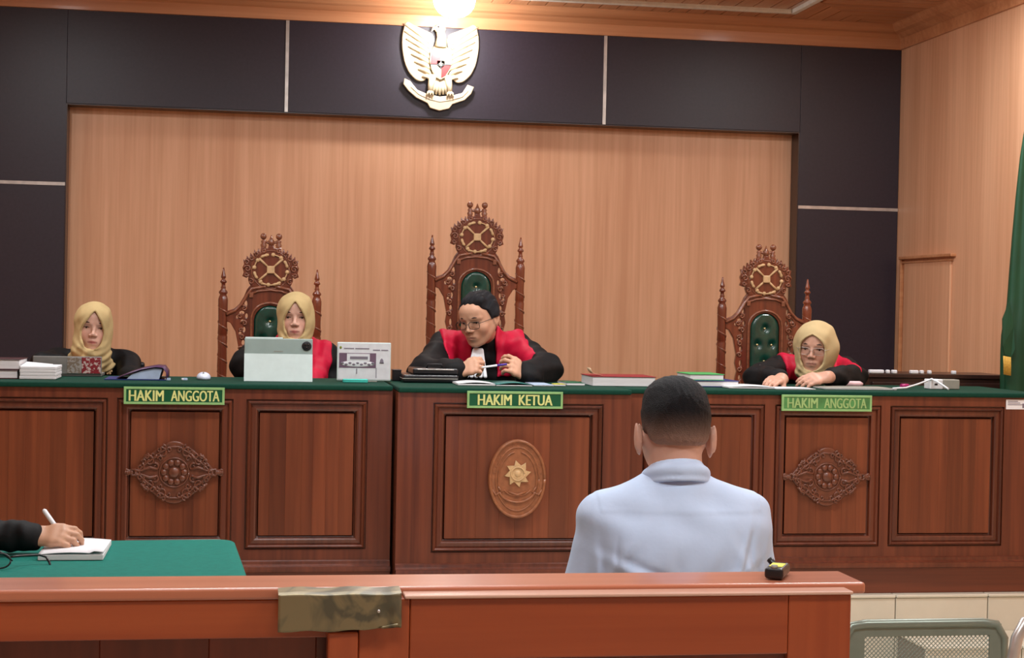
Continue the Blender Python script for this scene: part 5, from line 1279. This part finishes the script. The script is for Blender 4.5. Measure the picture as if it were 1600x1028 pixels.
bm = new(); tube(bm, [(0, 0, .02), (0, 0, 2.2)], .012, 10); obj('pole', bm, M['gold_wood'], t)
bm = new(); lathe(bm, [(0, 2.19), (.02, 2.2), (.012, 2.22), (.022, 2.26), (.0, 2.33)], seg=12); obj('finial', bm, M['button'], t)
bm = new(); lathe(bm, [(0, 0), (.10, 0), (.10, .02), (.05, .04), (.03, .1), (0, .1)], seg=20); obj('base', bm, M['throne'], t)
xa, xb = WX(1352, 585, 7.2), WX(1548, 585, 7.2); zt = W(1480, 584.5, 7.2).z
t = thing('sideboard', 'low dark brown cabinet behind the right end of the bench', 'cabinet', ((xa + xb) / 2 + .04, 7.3, PZ)); hw = (xb - xa) / 2 + .04
tz = zt - PZ
obj('cabinet_body', box(new(), -hw + .01, hw - .01, -.13, .16, .04, tz - .02, bev=.003), M['dark_jamb'], t)
obj('cabinet_top', box(new(), -hw, hw, -.14, .17, tz - .02, tz, bev=.003), M['dark_jamb'], t)
obj('plinth', box(new(), -hw + .03, hw - .03, -.11, .15, 0, .04), M['dark_jamb'], t)
for q in (-1, 1):
    d_ = obj('cabinet_door', box(new(), min(q * .004, q * (hw - .02)), max(q * .004, q * (hw - .02)), -.145, -.131, .06, tz - .04, bev=.003), M['dark_jamb'], t)
    obj('handle', ball(new(), (q * .03, -.152, tz * .6), .009, seg=10), M['silver'], d_)
SBZ = zt
# ================================================================== THINGS ON THE BENCH
DZ = BT + .001
def at(px, Y, z=DZ): return Vector((WX(px, 595, Y), Y, z))
def book(name, label, cat, x0, x1, y0, y1, h, cover, pages='pages', z=DZ, rz=0, top_only=False, group=None, tilt=0):
    cx_, cy_ = (x0 + x1) / 2, (y0 + y1) / 2
    t = thing(name, label, cat, (cx_, cy_, z), rz, group); hx_, hy_ = (x1 - x0) / 2, (y1 - y0) / 2; c = .0025
    if tilt: t.rotation_euler = (0, tilt, rz)
    obj('page_block', box(new(), -hx_ + .004, hx_ - .004, -hy_ + .004, hy_ - .004, c if not top_only else 0, h - c, bev=.0012, seg=1), M[pages], t)
    obj('front_cover', box(new(), -hx_, hx_, -hy_, hy_, h - c, h, bev=.001, seg=1), M[cover], t)
    if not top_only: obj('back_cover', box(new(), -hx_, hx_, -hy_, hy_, 0, c, bev=.001, seg=1), M[cover], t)
    return t
def X(px, Y): return WX(px, 595, Y)
# far left: books, papers, laptop, binder
book('book', 'thick brown law book with white pages at the far left, lower of its stack', 'book', X(-50, 6.45), X(33, 6.45), 6.36, 6.58, .034, 'maroon')
book('book', 'brown covered book on top of the stack at the far left', 'book', X(-45, 6.45), X(36, 6.45), 6.37, 6.59, .040, 'maroon', z=DZ + .0345)
t = thing('paper_stack', 'thick stack of white paper beside the brown books at the left', 'paper', (at(64, 6.45))); w = (X(93, 6.45) - X(37, 6.45)) / 2
rnd = random.Random(3)
for k_ in range(4): ox_ = rnd.uniform(-.003, .003); obj('sheaf', box(new(), -w + ox_, w + ox_, -.10, .10, .0125 * k_, .0125 * k_ + .0123, bev=.002, seg=1), M['pages'] if k_ < 3 else M['white'], t)
bm = new(); vs = [bm.verts.new(v) for v in ((-w, -.09, .0505), (w * .7, -.08, .0505), (w * .5, .1, .0515), (-w, .1, .060))]; bm.faces.new(vs); o = obj('loose_sheet', bm, M['white'], t); md = o.modifiers.new('thick', 'SOLIDIFY'); md.thickness = .001
# laptop seen from behind its lid
a, b_ = X(50, 6.62), X(158, 6.62)
t = thing('laptop', 'grey laptop with a red floral patch, before the woman in the black jacket', 'laptop', ((a + b_) / 2, 6.66, DZ)); hw = (b_ - a) / 2
obj('keyboard_base', box(new(), -hw, hw, -.02, .13, 0, .012, bev=.003), M['laptop'], t)
R_ = Matrix.Rotation(math.radians(-12), 3, 'X')
lid = new(); box(lid, -hw, hw, -.026, -.019, .008, .080, bev=.003); lo = obj('lid', lid, M['laptop'], t)
obj('floral_patch', box(new(), hw * .42, hw - .004, -.028, -.0265, .012, .076, bev=.0004, seg=1), M['batik'], lo)
obj('faded_patch', box(new(), -hw * .0, hw * .41, -.028, -.0265, .012, .076, bev=.0004, seg=1), M['floral'], lo)
# lever arch binder with pale blue pages
a, b_ = X(186, 6.5), X(262, 6.5)
t = thing('ring_binder', 'purple ring binder full of pale blue pages, propped open at the left', 'binder', ((a + b_) / 2, 6.5, DZ)); hw = (b_ - a) / 2
n_ = 10
def strip(prof, y0, y1, th, mat, name, par):
    bm = new(); rows = [[bm.verts.new((x, y, z)) for y in (y0, y1)] for x, z in prof]
    for p_, q_ in zip(rows, rows[1:]): bm.faces.new((p_[0], q_[0], q_[1], p_[1])).smooth = True
    o = obj(name, bm, mat, par); md = o.modifiers.new('thick', 'SOLIDIFY'); md.thickness = th; md.offset = 0; return o
strip([(-hw, .006), (-hw * .5, .026), (0, .042), (hw * .55, .052), (hw * .85, .05), (hw, .03), (hw, .004)], -.12, .12, .003, M['purple'], 'cover', t)
bm = new(); pr = [(-hw * .6, .004), (-hw * .4, .022), (0, .036), (hw * .5, .046), (hw * .82, .044), (hw * .7, .004)]
lo_ = [bm.verts.new((x, -.112, z)) for x, z in pr]; up_ = [bm.verts.new((x, .112, z)) for x, z in pr]
bm.faces.new(lo_); bm.faces.new(up_[::-1])
for i in range(len(pr)): bm.faces.new((lo_[i], up_[i], up_[(i + 1) % len(pr)], lo_[(i + 1) % len(pr)]))
bmesh.ops.recalc_face_normals(bm, faces=bm.faces); obj('pages', bm, M['pale_blue'], t)
obj('lower_cover', box(new(), -hw * 1.5, hw * .98, -.12, .12, 0, .003), M['blue'], t)
# mouse
t = thing('computer_mouse', 'small rounded white computer mouse on the bench left of the tablet', 'mouse', tuple(at(318, 6.5)))
bm = new(); ball(bm, (0, 0, .008), .028, (1, 1.55, .8), 16)
for v in bm.verts: v.co.z = max(v.co.z, 0)
sh_ = obj('shell', bm, M['mouse'], t)
obj('scroll_wheel', ball(new(), (0, -.025, .027), .005, (.6, 1, 1), 8), M['grey'], t)
for k_, (px, Y) in enumerate(((262, 6.40), (288, 6.42))):
    t = thing('eraser', ('small white eraser nearest the purple binder', 'small white eraser between binder and mouse')[k_], 'eraser', tuple(at(px, Y)), .3 * k_)
    obj('rubber', box(new(), -.011, .011, -.007, .007, 0, .008, bev=.002), M['white'], t); obj('sleeve', box(new(), -.005, .0112, -.0075, .0075, -.0, .0085, bev=.001), M['pale_blue'], t)
# tablet with folding cover
a, b_ = X(381, 6.42), X(488, 6.42); hw = (b_ - a) / 2; zt = W(435, 529, 6.44).z - DZ
t = thing('tablet', 'pale sage tablet with a folding cover standing before the judge at the left throne', 'tablet', ((a + b_) / 2, 6.42, DZ))
zf = zt * .64
o = obj('tablet_body', box(new(), -hw, hw, .024, .031, .003, zt, bev=.003), M['tablet_dark'], t)
obj('upper_flap', box(new(), -hw + .001, hw - .001, .019, .0235, zf * 1.0, zt - .001, bev=.002), M['tablet_dark'], t)
obj('raised_corner', box(new(), -hw + .003, hw * .12, .0255, .030, zt - .004, zt + .005, bev=.002), M['tablet_light'], t)
bm = new(); vs = [(-hw, -.012, 0), (hw, -.012, 0), (hw, .018, zf), (-hw, .018, zf)]
bm.faces.new([bm.verts.new(v) for v in vs]); o = obj('folded_stand', bm, M['tablet_light'], t); md = o.modifiers.new('thick', 'SOLIDIFY'); md.thickness = .003; md.offset = 0
bm = new(); lathe(bm, [(0, 0), (.019, 0), (.019, .0025), (.016, .0035), (0, .0035)], seg=28); cm = obj('camera_ring', bm, M['black'], t, loc=(hw - .024, .0185, zt - .028), rot=(PI / 2, 0, 0), label='round black camera housing')
for (x, z) in ((-.006, .005), (.006, .005), (0, -.006)): bm = new(); lathe(bm, [(0, 0), (.004, 0), (.004, .001), (0, .001)], seg=12); obj('camera_lens', bm, M['iris'], cm, loc=(x, z, .0032))
bm = new()
for k_ in range(6): box(bm, -.018 + k_ * .006, -.0138 + k_ * .006, .0176, .0186, zf + .008, zf + .0125)
obj('lettering', bm, M['grey'], t)
# white display panel with a printed plan
a, b_ = X(526, 6.46), X(610, 6.46); hw = (b_ - a) / 2; zt = W(568, 535, 6.46).z - DZ
t = thing('display_panel', 'white screen standing on the bench showing a slide with a courtroom picture', 'screen', ((a + b_) / 2, 6.46, DZ))
pn = obj('screen_panel', box(new(), -hw, hw, 0, .008, .004, zt, bev=.004, seg=3), M['tablet_light'], t)
obj('stand', box(new(), -hw * .5, hw * .5, .0, .06, 0, .004, bev=.001), M['grey'], t)
sl = obj('slide', box(new(), -hw + .004, hw - .004, -.0008, .0005, .010, zt - .004), M['print_light'], pn)
U = lambda px: (px - 568) / 42 * (hw - .001); V_ = lambda py: (594 - py) / 59 * zt
bm = new(); box(bm, U(529), U(587), -.002, -.0006, V_(573), V_(551)); obj('picture', bm, M['print_mauve'], sl)
bm = new(); box(bm, U(541), U(577), -.003, -.0015, V_(563), V_(552)); ball(bm, (U(558), -.002, V_(567)), .03, (2.3, .06, .42), 16); obj('picture_table', bm, M['print_light'], sl)
bm = new()
for k_ in range(9): ball(bm, (U(534 + k_ * 6), -.0035, V_(566 + (2 if k_ % 2 else 0))), .0055, (1.2, .3, .8), 8)
box(bm, U(546), U(574), -.0042, -.003, V_(560), V_(556)); obj('picture_figures', bm, M['print_grey'], sl)
bm = new(); ball(bm, (U(531), -.001, V_(543)), .006, (.8, .3, 1), 10); obj('crest', bm, plain('print_green', srgb(120, 130, 40)), sl)
for x0_, x1_, y_ in ((536, 552, 544), (554, 576, 544), (582, 593, 546), (595, 606, 546)): obj('printed_line', box(new(), U(x0_), U(x1_), -.0018, -.0006, V_(y_ + 1), V_(y_ - .5)), M['print_grey'], sl)
obj('printed_rule', box(new(), U(587), U(588), -.0018, -.0006, V_(588), V_(573)), M['print_grey'], sl); obj('printed_rule', box(new(), U(556), U(557.5), -.0018, -.0006, V_(582), V_(574)), M['print_grey'], sl)
bm = new(); lathe(bm, [(0, 0), (.009, .0), (.008, .004), (.006, .014), (.002, .019), (0, .02)], cx=0, seg=12)
for v in bm.verts: v.co = Vector((v.co.x + U(596), -.0015 + v.co.y * .1, v.co.z + V_(566)))
obj('bell_symbol', bm, M['print_grey'], sl)
t = thing('aqua_box', 'small aqua plastic case lying before the white screen', 'case', tuple(at(555, 6.40)))
obj('case', box(new(), -.050, .050, -.014, .014, 0, .014, bev=.003), M['aqua'], t); obj('lid_line', box(new(), -.0505, .0505, -.0145, .0145, .008, .009), M['teal'], t)
# black cases left of the middle judge
t = thing('black_case', 'black leather case lying flat, lower of two by the middle judge', 'case', tuple(at(668, 6.56))); w = (X(712, 6.56) - X(626, 6.56)) / 2
obj('shell', box(new(), -w, w, -.12, .12, 0, .032, bev=.008, seg=3), M['black_l'], t); obj('zip', box(new(), -w - .001, w - .004, -.1215, .1215, .015, .018, bev=.0008, seg=1), M['grey'], t)
t = thing('black_folder', 'black folder with a silver rim, upper of two by the middle judge', 'folder', tuple(at(676, 6.56, DZ + .033))); w = (X(712, 6.56) - X(642, 6.56)) / 2
obj('shell', box(new(), -w, w, -.10, .10, 0, .024, bev=.006, seg=3), M['black_l'], t); obj('metal_rim', box(new(), -w * .8, w * .8, -.104, -.098, .018, .022, bev=.001), M['silver'], t)
bm = new(); tube(bm, [(-w * .35, -.06, .024), (-w * .3, -.06, .04), (w * .3, -.06, .04), (w * .35, -.06, .024)], .004, 8); obj('handle', bm, M['black'], t)
t = thing('black_box', 'small black box between the white screen and the black cases', 'box', tuple(at(619, 6.60))); obj('shell', box(new(), -.018, .018, -.03, .03, 0, .045, bev=.003), M['black'], t); obj('lid', box(new(), -.019, .019, -.031, .031, .040, .047, bev=.002), M['black_l'], t)
# open papers under the hands
def sheet(name, label, cat, px0, px1, Y0_, Y1_, mat, h=.006, bulge=.006, group=None):
    a, b_ = X(px0, Y0_), X(px1, Y0_); t = thing(name, label, cat, ((a + b_) / 2, (Y0_ + Y1_) / 2, DZ), group=group); hx_ = (b_ - a) / 2; hy_ = (Y1_ - Y0_) / 2
    obj('page_block', box(new(), -hx_, hx_, -hy_, hy_, 0, h, bev=.0015, seg=1), M['pages'], t)
    bm = new(); n_ = 10; rows = [[bm.verts.new((-hx_ + 2 * hx_ * i / n_, y, h + .0005 + bulge * math.sin(PI * i / n_))) for y in (-hy_, hy_)] for i in range(n_ + 1)]
    for p_, q_ in zip(rows, rows[1:]): bm.faces.new((p_[0], q_[0], q_[1], p_[1])).smooth = True
    o = obj('top_sheet', bm, M[mat], t); md = o.modifiers.new('thick', 'SOLIDIFY'); md.thickness = .001; md.offset = 1
    return t
sheet('open_papers', 'open white papers under the hands of the middle judge', 'paper', 716, 774, 6.26, 6.44, 'white')
sheet('teal_booklet', 'teal covered booklet right of the white papers of the middle judge', 'booklet', 776, 832, 6.25, 6.43, 'teal', .004, .008)
sheet('loose_papers', 'pale papers right of the teal booklet', 'paper', 835, 866, 6.28, 6.5, 'pale_blue', .003, .001)
sheet('sticky_notes', 'small pad of yellow notes on the bench', 'notepad', 866, 884, 6.3, 6.36, 'yellow', .006, .001)
sheet('green_booklet', 'thin dark green booklet between yellow notes and thick file', 'booklet', 886, 914, 6.36, 6.56, 'green_d', .009, .001)
t = book('case_file', 'thick white case file with a dark red cover and a curled slip', 'file', X(917, 6.45), X(1016, 6.45), 6.35, 6.58, .040, 'red', top_only=True)
bm = new(); hx_ = (X(1016, 6.45) - X(917, 6.45)) / 2
rows = [[bm.verts.new((-hx_ + x, y, z)) for y in (-.09, -.02)] for x, z in ((-.002, .072), (.004, .058), (.012, .05), (.03, .047), (.05, .042))]
for p_, q_ in zip(rows, rows[1:]): bm.faces.new((p_[0], q_[0], q_[1], p_[1])).smooth = True
o = obj('curled_slip', bm, M['cream'], t); md = o.modifiers.new('thick', 'SOLIDIFY'); md.thickness = .001
book('document_box', 'thick dark blue book below the green folder behind the seated man', 'book', X(1066, 6.5), X(1142, 6.5), 6.38, 6.6, .026, 'blue')
book('green_folder', 'bright green folder on top of the dark blue book', 'folder', X(1066, 6.5), X(1120, 6.5), 6.39, 6.6, .026, 'green', z=DZ + .0265)
sheet('white_papers', 'sheets of white paper before the judge leaning on folded arms', 'paper', 1140, 1212, 6.28, 6.48, 'white', .005, .004)
sheet('white_papers', 'flat white sheet under the fingers of the leaning judge', 'paper', 1214, 1275, 6.25, 6.40, 'white', .002, .001)
sheet('grey_papers', 'long grey papers lying right of the leaning judge', 'paper', 1290, 1402, 6.3, 6.5, 'grey', .004, .001)
t = thing('plastic_bottle', 'pale pink plastic tube with a red cap lying by the folded arms', 'bottle', tuple(at(1300, 6.56, DZ + .0125)))
w = X(1348, 6.56) - X(1300, 6.56); bm = new(); tube(bm, [(w * .25, 0, .0), (w * .3, 0, 0), (w * .9, 0, 0), (w, 0, -.002)], [.008, .012, .012, .006], 12); obj('tube', bm, M['pink'], t)
bm = new(); tube(bm, [(0, 0, 0), (w * .26, 0, 0)], [.011, .011], 12); obj('cap', bm, M['red'], t)
t = thing('marker_pen', 'short magenta marker on the bench near the white adapter', 'pen', tuple(at(1416, 6.5, DZ + .009)), .2)
bm = new(); tube(bm, [(-.026, 0, 0), (.01, 0, 0)], [.009, .009], 10); obj('barrel', bm, M['magenta'], t); bm = new(); tube(bm, [(.01, 0, 0), (.028, 0, 0)], [.0078, .006], 10); obj('cap', bm, M['maroon'], t)
a, b_ = X(1453, 6.42), X(1500, 6.42)
t = thing('power_adapter', 'white plastic socket box with a cable near the right end of the bench', 'socket', ((a + b_) / 2, 6.45, DZ)); hw = (b_ - a) / 2; hz = W(1476, 593, 6.42).z - DZ
obj('housing', box(new(), -hw * .1, hw, -.03, .03, 0, hz, bev=.004), M['grey'], t); obj('face', box(new(), -hw, -hw * .1 - .001, -.031, .031, 0, hz, bev=.004), M['white'], t)
obj('socket_hole', box(new(), -hw * .7, -hw * .5, -.032, -.0305, hz * .4, hz * .6), M['black'], t)
t = thing('white_cable', 'white cable looping into the socket box', 'cable', tuple(at(1450, 6.42)))
p = lambda px, py, Y: (lambda v: Vector((v.x - t.location.x, v.y - t.location.y, max(v.z - DZ, .004))))(W(px, py, Y))
bm = new(); tube(bm, [p(1395, 607, 6.30), p(1415, 606, 6.33), p(1432, 601, 6.38), p(1446, 596, 6.41), p(1456, 592, 6.42), p(1464, 596, 6.36), p(1475, 603, 6.33), p(1482, 608, 6.30)], .004, 8)
o = obj('cord', bm, M['white'], t)
# small white things on the sideboard
for k_, (px, w_, lab) in enumerate(((1369, .036, 'long white eraser like bar at the left end of the dark cabinet'), (1387, .008, 'small white cap beside the white bar on the dark cabinet'), (1397, .012, 'white clip third from the left on the dark cabinet'), (1428, .02, 'white bar in the middle of the dark cabinet'), (1440, .008, 'small white knob right of the middle bar on the cabinet'), (1452, .008, 'small white knob farthest right but one on the cabinet'), (1490, .010, 'cream knob alone at the right of the dark cabinet'))):
    v = W(px, 583, 7.2); t = thing('white_bar' if w_ > .03 else 'small_white_item', lab, 'stationery', (v.x, 7.2, SBZ + .0005))
    obj('body', box(new(), -w_, w_, -.012, .012, 0, .016, bev=.004, seg=2), M['white'], t); obj('base', box(new(), -w_ * .8, w_ * .8, -.0125, .0125, 0, .003), M['grey'], t)
